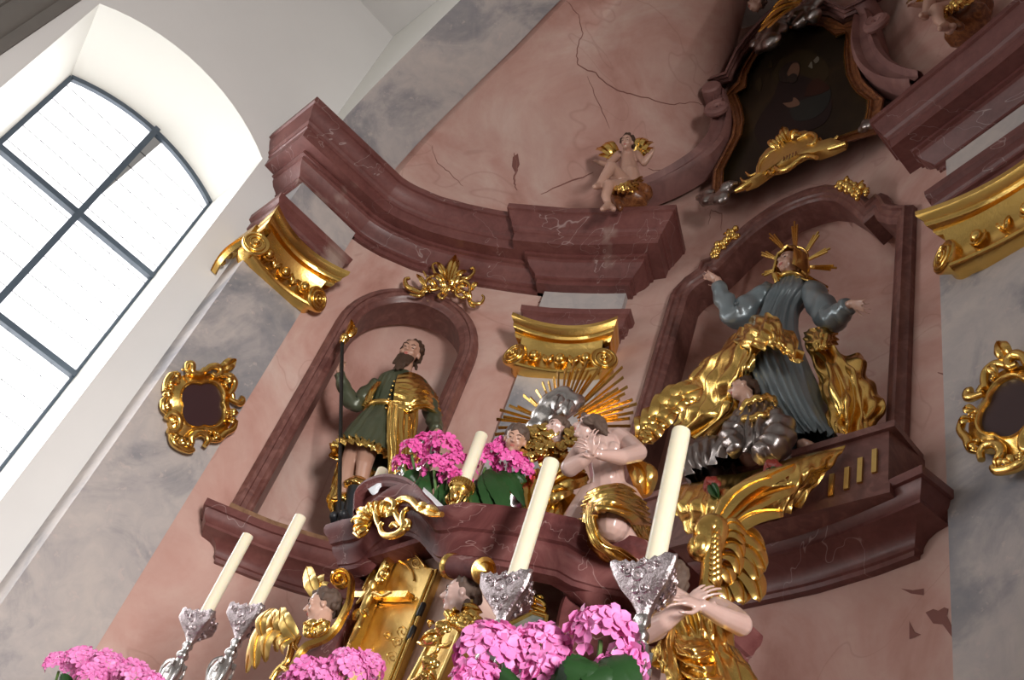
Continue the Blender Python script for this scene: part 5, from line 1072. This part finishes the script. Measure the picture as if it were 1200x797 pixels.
def cherub(c, f, u, h, label, haircol, seed, wings, skin='skinpale'):
    T = thing('cherub_sculpture', label, 'sculpture', c, 'cherub heads by the sunburst'); b = MB(); P, ax = head(b, c, f, u, h); b.cap(P(0, -.05, -.3), P(0, -.1, -.5), .24*h, .26*h); body = blob(b, 'face', M[skin], T, .0036, 3); face_parts(P, ax, h, T, body); hair(P, ax, h, T, M[haircol], seed, .25, .0035, -.15, 110, .11)
    for w in wings: wing('wing', w, M['gold'], T, PG.n)
    return T
def puffy(a, c, rows, w):
    """short curly wing: small feathers overlapping from a to c"""
    out = []; rg = random.Random(int(a[0]*7+c[1]))
    for i in range(rows*5):
        t = i/(rows*5-1); m = lerp2(a, c, t); an = rg.uniform(.2, 2.6); m = (m[0]+rg.uniform(-7, 7), m[1]+rg.uniform(-7, 5)); ln = rg.uniform(6, 10)
        out.append((Gp(m[0], m[1], .05+.03*rg.random()), Gp(m[0]+ln*math.cos(an), m[1]+ln*math.sin(an), .08+.02*rg.random()), w*.75, .012))
    return out
cherub(Gp(604, 515, .12), PG.n*.9+PG.t*.12-Vector((0, 0, .5)), Vector((0, 0, 1))+PG.n*.5+PG.t*.1, .1, 'small cherub head left of the sunburst, above the bouquet', 'hairgrey', 3, [puffy((618, 530), (640, 532), 5, .045), puffy((624, 520), (640, 515), 4, .045)], 'skintan')
cherub(Gp(652, 504, .1), PG.n*.7-PG.t*.6-Vector((0, 0, .1)), Vector((0, 0, 1))+PG.n*.1, .095, 'dark-haired cherub head in front of the silvered cloud', 'hairgrey', 9, [puffy((655, 526), (676, 518), 5, .05), puffy((622, 508), (640, 510), 4, .05)])
# --- bare-chested angel
PA = Plane((-1.88, 1.78, 0), (.6, -.8, 0)); A_ = PA.P
AN = thing('angel_statue', 'bare-chested angel in gilded loincloth kneeling with folded hands on the tabernacle', 'statue', A_(705, 640))
FAT.update(limb=.68, ring=.6); b = MB(); ha = .108
P, ax = head(b, A_(691, 502, .06), -PA.t*.88+PA.n*.3+Vector((0, 0, .1)), Vector((0, 0, 1))+PA.t*.12, ha)
limb(b, (P(0, -.08, -.25), .042), (A_(704, 514, .02), .052)); limb(b, (A_(704, 514, .02), .06), (A_(707, 528, .02), .092), (A_(710, 545, .03), .085), (A_(712, 562, .03), .08), (A_(714, 585, .02), .1))
b.ell(A_(700, 528, .07), (.035, .02, .03)); b.ell(A_(716, 527, .07), (.035, .02, .03)); b.ell(A_(710, 560, .06), (.04, .025, .035))
limb(b, (A_(725, 513, .02), .052), (A_(737, 520, .04), .046), (A_(748, 530, .1), .042)); limb(b, (A_(747, 531, .1), .043), (A_(728, 536, .17), .037), (A_(703, 533, .21), .024))
limb(b, (A_(688, 520, .05), .048), (A_(676, 536, .12), .044), (A_(668, 548, .17), .042)); limb(b, (A_(668, 548, .17), .043), (A_(682, 540, .2), .034), (A_(693, 532, .22), .024))
hand(b, A_(703, 533, .21), A_(688, 520, .25)-A_(703, 533, .21), PA.t*.7+PA.n*.7, .095, -1, .35, .45, .6); hand(b, A_(693, 533, .23), A_(691, 516, .25)-A_(693, 533, .23), -PA.t*.6+PA.n*.8, .092, 1, .45, .45, .5)
limb(b, (A_(726, 592, .0), .11), (A_(722, 606, .16), .085), (A_(717, 616, .26), .07)); b.ell(A_(717, 614, .27), (.042, .04, .045)); limb(b, (A_(718, 618, .24), .062), (A_(733, 634, .2), .052), (A_(746, 648, .14), .036)); b.cap(A_(747, 650, .14), A_(744, 660, .2), .024, .016)
limb(b, (A_(700, 592, .0), .11), (A_(684, 612, .06), .095), (A_(672, 628, .1), .075)); b.ell(A_(675, 624, .06), (.052, .055, .05)); limb(b, (A_(672, 630, .06), .06), (A_(660, 640, -.06), .045))
body = blob(b, 'body', M['skinpale'], AN, .0032, 3); face_parts(P, ax, ha, AN, body)
hb = MB(); rng = random.Random(2)
hb.ell(P(0, -.1, .15), (.39*ha, .43*ha, .39*ha), ax)
for k in range(60):
    u = rng.random(); q = (684+u*25, 489+u*13+rng.uniform(-3, 5)); p = A_(*q, .06+rng.uniform(-.05, .05)); hb.cap(p, p+PA.t*rng.uniform(.008, .022)-Vector((0, 0, rng.uniform(.004, .02))), .011, .006, 7)
blob(hb, 'hair', M['hairgrey'], AN, .0042, 1)
drape('loincloth', [[A_(690, 580, .16), A_(704, 573, .2), A_(720, 569, .18), A_(735, 573, .1), (A_(742, 580, .0))], [A_(687, 590, .2), A_(703, 584, .25), A_(722, 581, .25), A_(742, 588, .17), A_(754, 594, .04)], [A_(686, 600, .2), A_(697, 597, .27), A_(717, 591, .33), A_(741, 599, .24), A_(758, 606, .06)], [A_(686, 612, .2), A_(694, 612, .27), A_(704, 600, .36), A_(744, 612, .28), A_(757, 618, .1)]], M['gold'], AN, .016, 3.4, 3, nu=60, nv=40, across=False, fade=.5)
drape('loincloth', [[A_(686, 592, .2), A_(691, 590, .25), A_(700, 590, .28)], [A_(685, 612, .22), A_(691, 611, .28), A_(699, 609, .32)], [A_(688, 632, .2), A_(698, 632, .29), A_(708, 630, .32)], [A_(700, 648, .18), A_(714, 646, .27), A_(726, 640, .28)], [A_(718, 660, .16), A_(732, 657, .22), A_(741, 648, .24)], [A_(733, 667, .14), A_(740, 662, .18), A_(745, 656, .2)]], M['gold'], AN, .02, 2.4, 5, nu=40, nv=60)
drape('loincloth', [[A_(722, 600, .26), A_(738, 596, .22), A_(754, 600, .06)], [A_(735, 612, .24), A_(745, 608, .2), A_(758, 612, .06)], [A_(742, 628, .18), A_(750, 624, .14), A_(760, 624, .04)], [A_(752, 640, .12), A_(756, 636, .08), A_(761, 634, .02)]], M['gold'], AN, .018, 2, 7, nu=30, nv=34)
bw = MB(); bw.leaf(A_(757, 582, -.02), A_(737, 540, .0), .09, PA.n, .02, side=.02); bw.build('cloth_end', M['gold'], AN, 60)
# its curled wing
W_ = lambda x, y, o=-.08: A_(x, y, o)
fe = [(W_(752, 518), W_(748, 488, -.06), .06, .03), (W_(758, 520), W_(760, 478, -.05), .07, .03), (W_(764, 512), W_(775, 462, -.04), .07, .03), (W_(770, 500), W_(792, 452, -.04), .075, .03), (W_(776, 488), W_(808, 450, -.04), .07, .03), (W_(784, 478), W_(823, 457, -.04), .065, .03), (W_(776, 492), W_(806, 468, -.05), .06, .03), (W_(768, 506), W_(790, 484, -.05), .06, .03), (W_(760, 518), W_(776, 502, -.05), .055, .03)]
cov = []; rng = random.Random(4)
for k in range(46):
    t = rng.random(); m = (755+t*50+rng.uniform(-5, 9)*(1-t*.3), 512-t*50+rng.uniform(-12, 9)); a = rng.uniform(-2.6, .2); cov.append((W_(*m, -.05), W_(m[0]+8*math.cos(a), m[1]+8*math.sin(a), -.03), .034, .015))
wing('wing', fe, M['gold'], AN, PA.n, cov, 1, .3)
# gilded leafy clouds between the cherubs and the angel
b = MB()
for a, c, w in (((640, 560), (668, 540), .09), ((645, 575), (690, 560), .1), ((650, 570), (676, 548), .08), ((640, 590), (672, 575), .07), ((660, 575), (688, 566), .07), ((632, 545), (668, 533), .07), ((622, 540), (660, 528), .06), ((640, 600), (650, 570), .06), ((628, 552), (640, 600), .07), ((620, 560), (622, 610), .07), ((655, 590), (640, 640), .05), ((664, 560), (686, 552), .06)): b.leaf(Gp(*a, .03), Gp(*c, .06), w, PG.n, .03)
tag(b.build('gilded_leafwork', M['gold'], None, 60, Gp(650, 570, .03)), 'gilded leafy wings and cloud between the cherubs and the kneeling angel', 'ornament')
# --- angel with crossed hands at the right
PR = Plane((-1.35, 1.75, 0), (.62, -.78, 0)); R2 = PR.P
AR = thing('angel_statue', 'gilded adoring angel with spread wing and hands crossed on the breast at lower right', 'statue', R2(820, 790))
FAT.update(limb=.64, ring=.62); b = MB(); hr = .115
P, ax = head(b, R2(777, 677, .0), -PR.t*.55+PR.n*.45+Vector((0, 0, .3)), Vector((0, 0, 1))+PR.t*.2, hr)
limb(b, (P(0, -.05, -.3), .045), (R2(806, 716, .0), .06), (R2(815, 732, .0), .1), (R2(826, 775, .0), .1), (R2(832, 820, .0), .12))
limb(b, (R2(842, 714, .0), .05), (R2(858, 724, .04), .05), (R2(868, 731, .09), .043)); limb(b, (R2(868, 732, .09), .043), (R2(845, 722, .15), .036), (R2(824, 711, .2), .025))
limb(b, (R2(790, 722, .03), .05), (R2(770, 735, .08), .046), (R2(757, 741, .12), .043)); limb(b, (R2(757, 741, .12), .043), (R2(778, 729, .16), .036), (R2(803, 711, .18), .026))
hand(b, R2(824, 710, .2), R2(796, 701, .22)-R2(824, 710, .2), PR.n*.9+PR.u*.5, .105, -1, .3, .55, .6); hand(b, R2(803, 710, .18), R2(828, 690, .19)-R2(803, 710, .18), PR.n*.85+PR.u*.5, .1, 1, .3, .5, .5)
body = blob(b, 'body', M['skinpale'], AR, .003, 3); face_parts(P, ax, hr, AR, body); hair(P, ax, hr, AR, M['hairgrey'], 3, .5, .005, .25, 90, .11)
dr = rings(PR, [(815, 716, .0, .1, .085), (815, 728, .02, .125, .115), (818, 745, .02, .12, .115), (823, 763, .02, .115, .11), (829, 780, .02, .135, .125), (835, 800, .02, .155, .14), (840, 830, .02, .18, .16)], 22)
drape('robe', dr, M['gold'], AR, .02, 2.6, 4, nu=80, nv=70, closed=True, fade=.6)
for k, (rows_, sd) in enumerate((([[R2(797, 730, .14), R2(815, 736, .17), R2(838, 738, .1)], [R2(795, 742, .15), R2(818, 752, .18), R2(844, 750, .1)], [R2(797, 754, .14), R2(822, 765, .17), R2(850, 764, .1)]], 2), ([[R2(800, 757, .14), R2(824, 766, .17), R2(851, 766, .1)], [R2(806, 772, .14), R2(830, 780, .17), R2(858, 778, .1)], [R2(808, 788, .13), R2(835, 797, .16), R2(868, 792, .08)]], 6))): drape('sash', [[q-PR.n*.05 for q in r] for r in rows_], M['gold'], AR, .02, .9, sd, nu=44, nv=30, across=False)
drape('mantle', [[R2(790, 728, .1), R2(783, 734, .06), R2(776, 744, .0)], [R2(786, 750, .1), R2(776, 756, .06), R2(766, 760, .0)], [R2(790, 775, .1), R2(778, 774, .06), R2(764, 770, .0)], [R2(796, 800, .1), R2(782, 790, .06), R2(760, 776, .0)]], M['gold'], AR, .02, 2.4, 3, nu=30, nv=30)
drape('mantle', [[R2(850, 756, .06), R2(862, 762, .0), R2(868, 772, -.06)], [R2(862, 782, .06), R2(872, 784, .0), R2(874, 786, -.06)], [R2(868, 806, .06), R2(878, 806, .0), R2(884, 806, -.06)]], M['gold'], AR, .016, 2, 3, nu=24, nv=24)
V_ = lambda x, y, o=.0: R2(x, y, o-.06)
fe = [(V_(836, 618), V_(932, 546, -.02), .085, .015, -.02), (V_(846, 622), V_(932, 572, -.02), .085, .015, -.02), (V_(852, 628), V_(918, 602, -.0), .09, .015, -.02), (V_(842, 612), V_(905, 562, .02), .06, .015, -.02),
      (V_(846, 632), V_(896, 650, .0), .085, .015, -.03), (V_(846, 642), V_(895, 673, .01), .085, .015, -.03), (V_(844, 654), V_(887, 684, .02), .08, .015, -.03), (V_(842, 664), V_(888, 709, .02), .08, .015, -.03), (V_(840, 674), V_(868, 713, .02), .075, .015, -.02), (V_(838, 684), V_(850, 712, .02), .06, .015), (V_(833, 690), V_(836, 712, .02), .055, .015),
      (V_(842, 630, .015), V_(874, 634, .015), .06, .015, -.02), (V_(841, 638, .015), V_(872, 646, .015), .06, .015, -.02), (V_(840, 648, .015), V_(868, 664, .015), .06, .015, -.02), (V_(838, 660, .015), V_(862, 682, .015), .055, .015, -.02), (V_(836, 672, .015), V_(852, 694, .015), .05, .015)]
cov = [(V_(833, 628+6*k, .05), V_(846-k*.3, 632+7*k, .055), .035, .02) for k in range(9)]
wing('wing', fe, M['gold'], AR, PR.n, cov, 1, -.4)
b = MB(); b.tube(catmull([V_(*p, .04) for p in ((818, 636), (817, 644), (824, 646), (828, 636), (827, 624), (833, 616), (840, 617), (842, 626), (838, 640), (834, 660), (832, 680), (828, 700))], 40), [.024, .035, .03, .026], 10); b.ell(V_(822, 639, .05), (.025, .025, .035)); b.ell(V_(833, 618, .05), (.025, .02, .025)); b.build('wing_edge', M['gold'], AR)
# ================================================================== CANDLES AND FLOWERS
def candlestick(bpx, tpx, y0, label, clabel, zbase, pan=.075, turn=22, rad=.0225, grp=None, ph=.105):
    base = onY(*bpx, y0); topz = onY(*tpx, y0).z
    zc = base.z; x, y = base.x, y0; rot = math.atan2(-y, -x)+math.radians(turn)
    C = thing('altar_candle', clabel, 'candle', (x, y, zc-.03), grp and 'tall altar candles'); b = MB()
    b.lathe((x, y, zc-.03), [(rad*.99, 0), (rad, .002)]+[(rad*(1+.003*math.sin(k)), .002+(topz-zc+.02)*k/6) for k in range(1, 7)]+[(rad*.96, topz-zc+.0285), (rad*.8, topz-zc+.03), (rad*.3, topz-zc+.026), (0, topz-zc+.025)], n=28); b.build('wax', M['wax'], C, 50)
    b = MB(); b.cap((x, y, topz-.006), (x+.001, y, topz+.006), .0014, .001, 6); b.build('wick', M['wick'], C)
    S = thing('candlestick', label, 'candlestick', (x, y, zbase), 'silver candlesticks'); zp = zc-.004
    def lob(t, h):
        q = (t-rot) % (2*math.pi/3)-math.pi/3; tri = .66/max(.56, math.cos(q)); k = min(1, max(0, (h+ph)/ph*1.6)); return 1+(tri-1)*k
    b = MB(); rows = []; NN = 72
    for k, (r, h) in enumerate(((.014, -ph), (.017, -ph*.9), (.03, -ph*.72), (.05, -ph*.48), (.068, -ph*.25), (pan, 0.0), (pan*.985, .004), (.06, -ph*.25), (.028, -ph*.5), (.0, -ph*.5))):
        row = []
        for j in range(NN):
            t = 2*math.pi*j/NN; rr = r*lob(t, h); em = 1
            if 1 < k < 5: em = 1+.09*noise.noise(Vector((math.cos(t)*3.2, math.sin(t)*3.2, h*60+x*9)))
            zz = h+(.0035*math.cos(21*t)+.006*math.cos(3*(t-rot)) if k in (5, 6) else 0)
            row.append(Vector((x+rr*em*math.cos(t), y+rr*em*math.sin(t), zp+zz)))
        rows.append(row)
    b.grid(rows, cu=True)
    for j in range(3):          # embossed curls on the three faces
        t = rot+math.pi/3+2*math.pi*j/3; n = Vector((math.cos(t), math.sin(t), -.33)).normalized(); s = Vector((-math.sin(t), math.cos(t), 0)); u = n.cross(s).normalized()
        u = u if u.z > 0 else -u; c = Vector((x+math.cos(t)*.043, y+math.sin(t)*.043, zp-ph*.3))
        for (sx, ux, rr, sg, a0) in ((-.004, .002, .019, 1, 0), (.026, .012, .012, -1, 1), (-.029, .012, .013, -1, 2), (.012, -.026, .011, 1, 3), (-.012, -.03, .009, -1, 0), (.04, .02, .008, 1, 2), (-.042, .02, .008, 1, 1), (.006, .028, .009, -1, 2), (.0, -.05, .007, 1, 1)): b.tube(spiral(c+s*sx+u*ux, s*sg, u, rr, .002, 1.7, a0, 24), .0024, 5)
    b.build('drip_pan', M['emboss'], S, 40)
    b = MB(); H = zp-ph; fn = lambda t, h: 1+.10*math.cos(3*(t-rot))
    prof = [(.017, 0), (.019, -.012), (.013, -.02), (.013, -.03), (.021, -.04), (.021, -.05), (.014, -.06), (.017, -.07), (.029, -.09), (.036, -.115), (.033, -.14), (.026, -.165), (.022, -.19), (.027, -.21), (.041, -.235), (.043, -.255), (.03, -.275), (.018, -.285), (.018, -.3), (.027, -.315), (.018, -.33), (.02, -.36), (.018, -.4), (.026, -.43), (.017, -.46), (.022, -.55), (.026, -.6), (.05, -.66), (.075, -.69)]
    prof = [p for p in prof if H+p[1] > zbase+.03]+[(.08, zbase-H+.02), (.085, zbase-H)]
    b.lathe((x, y, H), prof, n=48, fn=fn)
    for j in range(3):
        t = rot+2*math.pi*j/3; d = Vector((math.cos(t), math.sin(t), 0)); o = Vector((x, y, H))
        b.tube(catmull([o+d*.02+Vector((0, 0, -.065)), o+d*.042+Vector((0, 0, -.085)), o+d*.043+Vector((0, 0, -.12)), o+d*.03+Vector((0, 0, -.16)), o+d*.036+Vector((0, 0, -.2)), o+d*.053+Vector((0, 0, -.235)), o+d*.04+Vector((0, 0, -.26))], 30), .0055, 7)
        e = d.cross(Vector((0, 0, 1))); t2 = t+math.pi/3; d2 = Vector((math.cos(t2), math.sin(t2), 0))
        for k in range(5): b.box(o+d2*(.026+.004*math.sin(k))+Vector((0, 0, -.085-.034*k)), (.007, .007, .008), (d2, d2.cross(Vector((0, 0, 1))), Vector((0, 0, 1))))
    b.build('stem', M['silver'], S, 45); return S
ZS = .38
candlestick((765, 671), (793, 507), 1.36, 'silver candlestick at the far right, in front of the angel with crossed hands', 'ivory candle in front of the large niche, rightmost of the four tall ones', ZS, .078, 24, grp=1)
candlestick((602, 684), (641, 543), 1.36, 'silver candlestick in front of the small framed painting', 'ivory candle in front of the sunburst group', ZS, .072, 20, grp=1)
candlestick((296, 717), (349, 607), 1.36, 'silver candlestick beside the left winged cherub bust', 'ivory candle second from the left, in front of the left marble shelf', ZS, .07, 15, grp=1)
candlestick((239, 723), (292, 627), 1.36, 'silver candlestick farthest left, against the pink wall', 'ivory candle farthest left, the smallest of the four tall ones', ZS, .07, 15, grp=1)
# small gilded candlesticks on the tabernacle
def small_candle(bpx, tpx, y0, dz, label, clabel, hold=True):
    base = onY(*bpx, y0); tz = onY(*tpx, y0).z; x = base.x; C = thing('altar_candle', clabel, 'candle', (x, y0, base.z)); b = MB(); r = .0225
    b.lathe((x, y0, base.z), [(r, 0), (r, tz-base.z-.003), (r*.9, tz-base.z), (0, tz-base.z-.003)], n=26); b.build('wax', M['wax'], C, 50)
    b = MB(); b.cap((x, y0, tz-.004), (x, y0, tz+.008), .0014, .001, 6); b.build('wick', M['wick'], C)
    if not hold: return
    S = thing('candlestick', label, 'candlestick', (x, y0, base.z-dz)); b = MB(); o = Vector((x, y0, base.z))
    b.lathe(o, [(.024, 0), (.037, .002), (.04, -.004), (.041, -.02), (.037, -.024), (.03, -.03), (.036, -.036), (.034, -.045), (.02, -.058), (.018, -.066), (.026, -.075), (.02, -.085), (.03, -dz+.012), (.036, -dz+.004), (.036, -dz)], n=40)
    for k in range(26): a = 2*math.pi*k/26; b.cap(o+Vector((math.cos(a)*.0405, math.sin(a)*.0405, -.003)), o+Vector((math.cos(a)*.0405, math.sin(a)*.0405, -.02)), .0032, .0032, 6)
    for k in range(8): a = 2*math.pi*k/8; d = Vector((math.cos(a), math.sin(a), 0)); b.leaf(o+d*.02+Vector((0, 0, -.09)), o+d*.034+Vector((0, 0, -.055)), .022, d, .006)
    b.build('holder', M['gold'], S, 45)
ztop = zl+.14
zb_ = onY(543, 566, 1.6).z
small_candle((543, 567), (564, 510), 1.52, onY(543, 567, 1.52).z-ztop, 'small gilded candlestick on the tabernacle cornice', 'ivory candle on the tabernacle in front of the pink bouquet')
small_candle((437, 577), (453, 549), 1.58, .1, '', 'short ivory candle half hidden behind the tabernacle pediment', False)
# gold and silver reliquary beside it
PQ = Plane((-2.42, 1.62, 0), (.45, -.89, 0)); q_ = PQ.P
RL = thing('reliquary', 'small oval gold and silver reliquary standing before the pink bouquet', 'reliquary', q_(482, 568, .0))
b = MB(); cc = q_(490, 540); la = (q_(507, 518)-q_(473, 560)).normalized(); sa = la.cross(PQ.n).normalized()
el = lambda k, off=0: [cc+la*(.085*k*math.cos(a))+sa*(.042*k*math.sin(a))+PQ.n*off for a in (2*math.pi*j/40 for j in range(40))]
b.grid([el(1.0, -.01), el(1.02, .008), el(.86, .014), el(.82, .0), el(.3, .004)], cu=True)
for j in range(20): a = 2*math.pi*j/20; e = cc+la*(.085*math.cos(a))+sa*(.042*math.sin(a)); o = (la*math.cos(a)+sa*math.sin(a)); b.leaf(e, e+o*.024, .02, PQ.n, .004)
b.build('silver_border', M['silver'], RL, 50)
b = MB(); b.tube([*el(.74, .014), el(.74, .014)[0]], .006, 6); b.ell(cc+PQ.n*.012, (.014, .014, .03), (sa, PQ.n, la))
for j in range(9): a = 2*math.pi*j/9; b.leaf(cc+PQ.n*.01, cc+la*(.052*math.cos(a))+sa*(.027*math.sin(a))+PQ.n*.014, .016, PQ.n, .006)
b.tube([q_(477, 558), q_(474, 570)], .012, 8); b.ell(q_(474, 566), (.02, .02, .014)); b.build('gilded_centre', M['gold'], RL, 60)
# hydrangeas
def flower_head(name, c, r, parent, m, seed, face, squash=.78, size=1.0):
    """a ball of four-petalled florets"""
    rng = random.Random(seed); b = MB(); c = Vector(c); N = int(150*(r/.09)**1.3); face = Vector(face).normalized(); core = MB()
    for i in range(N):
        z = 1-2*(i+.5)/N; a = i*2.39996; d = Vector((math.sqrt(1-z*z)*math.cos(a), math.sqrt(1-z*z)*math.sin(a), z))
        if d.z < -.45 or d.dot(face) < -.55: continue
        p = c+Vector((d.x*r, d.y*r, d.z*r*squash))*rng.uniform(.88, 1.04); n = (d+Vector((rng.uniform(-.35, .35), rng.uniform(-.35, .35), rng.uniform(-.2, .4)))).normalized()
        x = n.orthogonal().normalized(); x = Matrix.Rotation(rng.uniform(0, 6.3), 3, n) @ x; y = n.cross(x); s = rng.uniform(.8, 1.15)*.0185*size
        for k in range(4):
            t = math.pi/2*k; u = x*math.cos(t)+y*math.sin(t); v = n.cross(u); cp = rng.uniform(.1, .45)
            q = [p+u*(s*.06), p+u*(s*.45)-v*(s*.42)+n*(s*(.12+cp*.2)), p+u*(s*.92)-v*(s*.42)+n*(s*cp*.9), p+u*(s*1.12)+n*(s*cp*.7), p+u*(s*.92)+v*(s*.42)+n*(s*cp*.9), p+u*(s*.45)+v*(s*.42)+n*(s*(.12+cp*.2)), p+u*(s*.6)+n*(s*cp*.25)]
            b.add(q, [(0, 1, 6), (1, 2, 6), (2, 3, 6), (3, 4, 6), (4, 5, 6), (5, 0, 6)])
        if i % 3 == 0: b.ell(p+n*(s*.06), s*.1, None, 5, 4)
    return b.build(name, m, parent, 180)
def big_leaf(name, base, tip, w, nrm, parent, bend=.02):
    b = MB(); base = Vector(base); tip = Vector(tip); d = tip-base; t = d.normalized(); nrm = Vector(nrm); nrm = (nrm-t*nrm.dot(t)).normalized(); s = t.cross(nrm); rows = []
    for i in range(17):
        u = i/16; ww = w*.5*(math.sin(math.pi*min(1, u*.94+.04))**.75)*(1-.35*u)*1.25; c = base+d*u+nrm*(bend*math.sin(math.pi*u)-bend*1.4*u*u); row = []
        for k in range(-5, 6):
            q = k/5; serr = 1+(.05*(-1)**i if abs(k) == 5 else 0); z = -.16*abs(q)**1.5*ww+.0035*math.sin((u*9-abs(q)*2.2)*2*math.pi)*(.4 if k else 0)
            row.append(c+s*(ww*q*serr)+nrm*(z+(.002 if k == 0 else 0)))
        rows.append(row)
    b.grid(rows); b.grid([[p-nrm*.0012 for p in r] for r in rows]); b.tube([base+d*(i/8)+nrm*(bend*math.sin(math.pi*i/8)-bend*1.4*(i/8)**2-.001) for i in range(9)], [.0022, .0008], 6)
    return b.build(name, M['leaf'], parent, 180)
def bouquet(label, pl, foot, heads, leaves, m, seed, off=0.0, size=1.0, fz=.385):
    ft = Vector(pl(*foot, off)) if fz is None else Vector((pl(*foot, off).x, pl(*foot, off).y, fz)); T = thing('hydrangea_bouquet', label, 'flowers', ft, 'pink hydrangea bouquets'); k = 0; rng = random.Random(seed)
    for hx, hy, rp, o in heads:
        c = pl(hx, hy, off+o); d = (c.dot(CF))/FPX; flower_head('flower_head', c, rp*d, T, m, seed*10+k, -ray(hx, hy), size=size); k += 1
        b = MB(); f = ft; b.tube(catmull([c-Vector((0, 0, rp*d*.3)), c.lerp(f, .5)+Vector((rng.uniform(-.02, .02), 0, 0)), f], 12), .005, 6); b.build('stem', M['stem'], T)
    for lf in leaves: big_leaf('leaf', pl(*lf[0], off+lf[3]), pl(*lf[1], off+lf[4]), lf[2], (-ray(*lf[0]).normalized()+Vector((0, 0, .5))), T)
    return T
PB1 = Plane((-2.2, 1.72, 0), (.5, -.87, 0))
bouquet('deep pink hydrangea bouquet on top of the tabernacle', PB1.P, (548, 588), [(484, 530, 15, .06), (500, 522, 15, .04), (519, 527, 21, .06), (510, 548, 15, .1), (535, 545, 16, .08), (540, 564, 13, .1), (527, 558, 12, .1), (473, 545, 12, .02), (582, 535, 17, .03), (600, 543, 17, .04), (610, 552, 13, .03), (590, 525, 12, .02), (570, 545, 14, .02)],
        [((520, 556), (482, 574), .06, .04, .08), ((536, 570), (505, 592), .065, .04, .1), ((548, 570), (556, 600), .06, .06, .1), ((572, 550), (596, 600), .07, .05, .1), ((566, 556), (578, 604), .06, .06, .09), ((586, 552), (614, 584), .055, .04, .07), ((528, 562), (520, 598), .06, .05, .1), ((490, 552), (468, 570), .045, .05, .05), ((598, 556), (616, 562), .04, .03, .04), ((560, 562), (566, 594), .05, .04, .06), ((505, 560), (492, 582), .05, .05, .09)], M['petalhot'], 3, size=1.0, fz=ztop)
PB2 = Plane((-1.7, 1.17, 0), (.3, -.95, 0))
bouquet('large pink hydrangea bouquet in front of the tabernacle, left of the dark leaves', PB2.P, (605, 850), [(580, 772, 45, 0), (636, 762, 31, -.03), (640, 795, 24, .0), (560, 800, 26, .03)], [((612, 800), (590, 812), .08, .05, .07), ((640, 805), (672, 800), .08, .02, .04)], M['petal'], 5, size=1.35)
bouquet('pink hydrangea at lower right beside the rightmost silver candlestick', PB2.P, (712, 850), [(706, 742, 33, .0), (722, 792, 22, .0), (738, 778, 14, -.02)], [((700, 784), (650, 804), .08, .05, .08), ((698, 776), (684, 812), .1, .07, .09), ((706, 772), (748, 806), .075, .05, .07), ((704, 778), (718, 812), .09, .06, .08)], M['petal'], 6, size=1.35)
PB3 = Plane((-2.5, 1.2, 0), (.3, -.95, 0))
bouquet('pink hydrangea in front of the gilded door and the left cherub', PB3.P, (395, 850), [(410, 786, 27, .03), (430, 784, 20, .0), (365, 794, 24, .02), (388, 800, 20, .03), (345, 803, 16, .0)], [], M['petal'], 7)
PB4 = Plane((-3.3, 1.2, 0), (.3, -.95, 0))
bouquet('pink hydrangea at the lower left corner before the grey pilaster', PB4.P, (110, 850), [(72, 782, 19, 0), (98, 778, 21, .02), (125, 783, 21, .0), (155, 794, 22, .02), (110, 797, 20, .04), (178, 802, 14, 0)], [((85, 796), (66, 806), .06, .02, .03)], M['petal'], 8)
# ================================================================== LIGHT
def area(name, loc, aim, sx, sy, power, col=(1, 1, 1), spread=180):
    l = bpy.data.lights.new(name, 'AREA'); l.shape = 'RECTANGLE'; l.size = sx; l.size_y = sy; l.energy = power; l.color = col; l.spread = math.radians(spread)
    o = bpy.data.objects.new(name, l); COL.objects.link(o); o.location = loc
    o.rotation_euler = (Vector(aim)-Vector(loc)).to_track_quat('-Z', 'Y').to_euler(); return o
area('window_daylight', (-5.66, .24, 3.2), (0, .24, 3.2), 1.1, 3.0, 50, (.95, .98, 1))
area('right_key_light', (7.9, -1.9, .2), (-5, 1.2, 1.1), 2.2, 2.6, 360, (1, .98, .95), 70)  # added key light from the low right; no window is built there
area('left_rear_fill', (-4.9, -4.2, 2.0), (-2.5, 2.0, 1.2), 1.2, 2.4, 50, (.97, .98, 1))  # added fill from the left rear, where the wall has no opening
area('nave_fill', (-1.8, -6.4, 1.0), (-2.6, 2.0, 1.5), 4.0, 3.0, 30, (1, .95, .88))  # added broad fill from the unseen nave behind the camera
w = bpy.data.worlds.new('world'); sc.world = w; w.use_nodes = True
bg = w.node_tree.nodes['Background']; bg.inputs[0].default_value = (1, .95, .89, 1); bg.inputs[1].default_value = .235
vs = sc.view_settings; vs.view_transform = 'Standard'; vs.look = 'None'; vs.gamma = 1; vs.use_curve_mapping = False; vs.exposure = 0.0
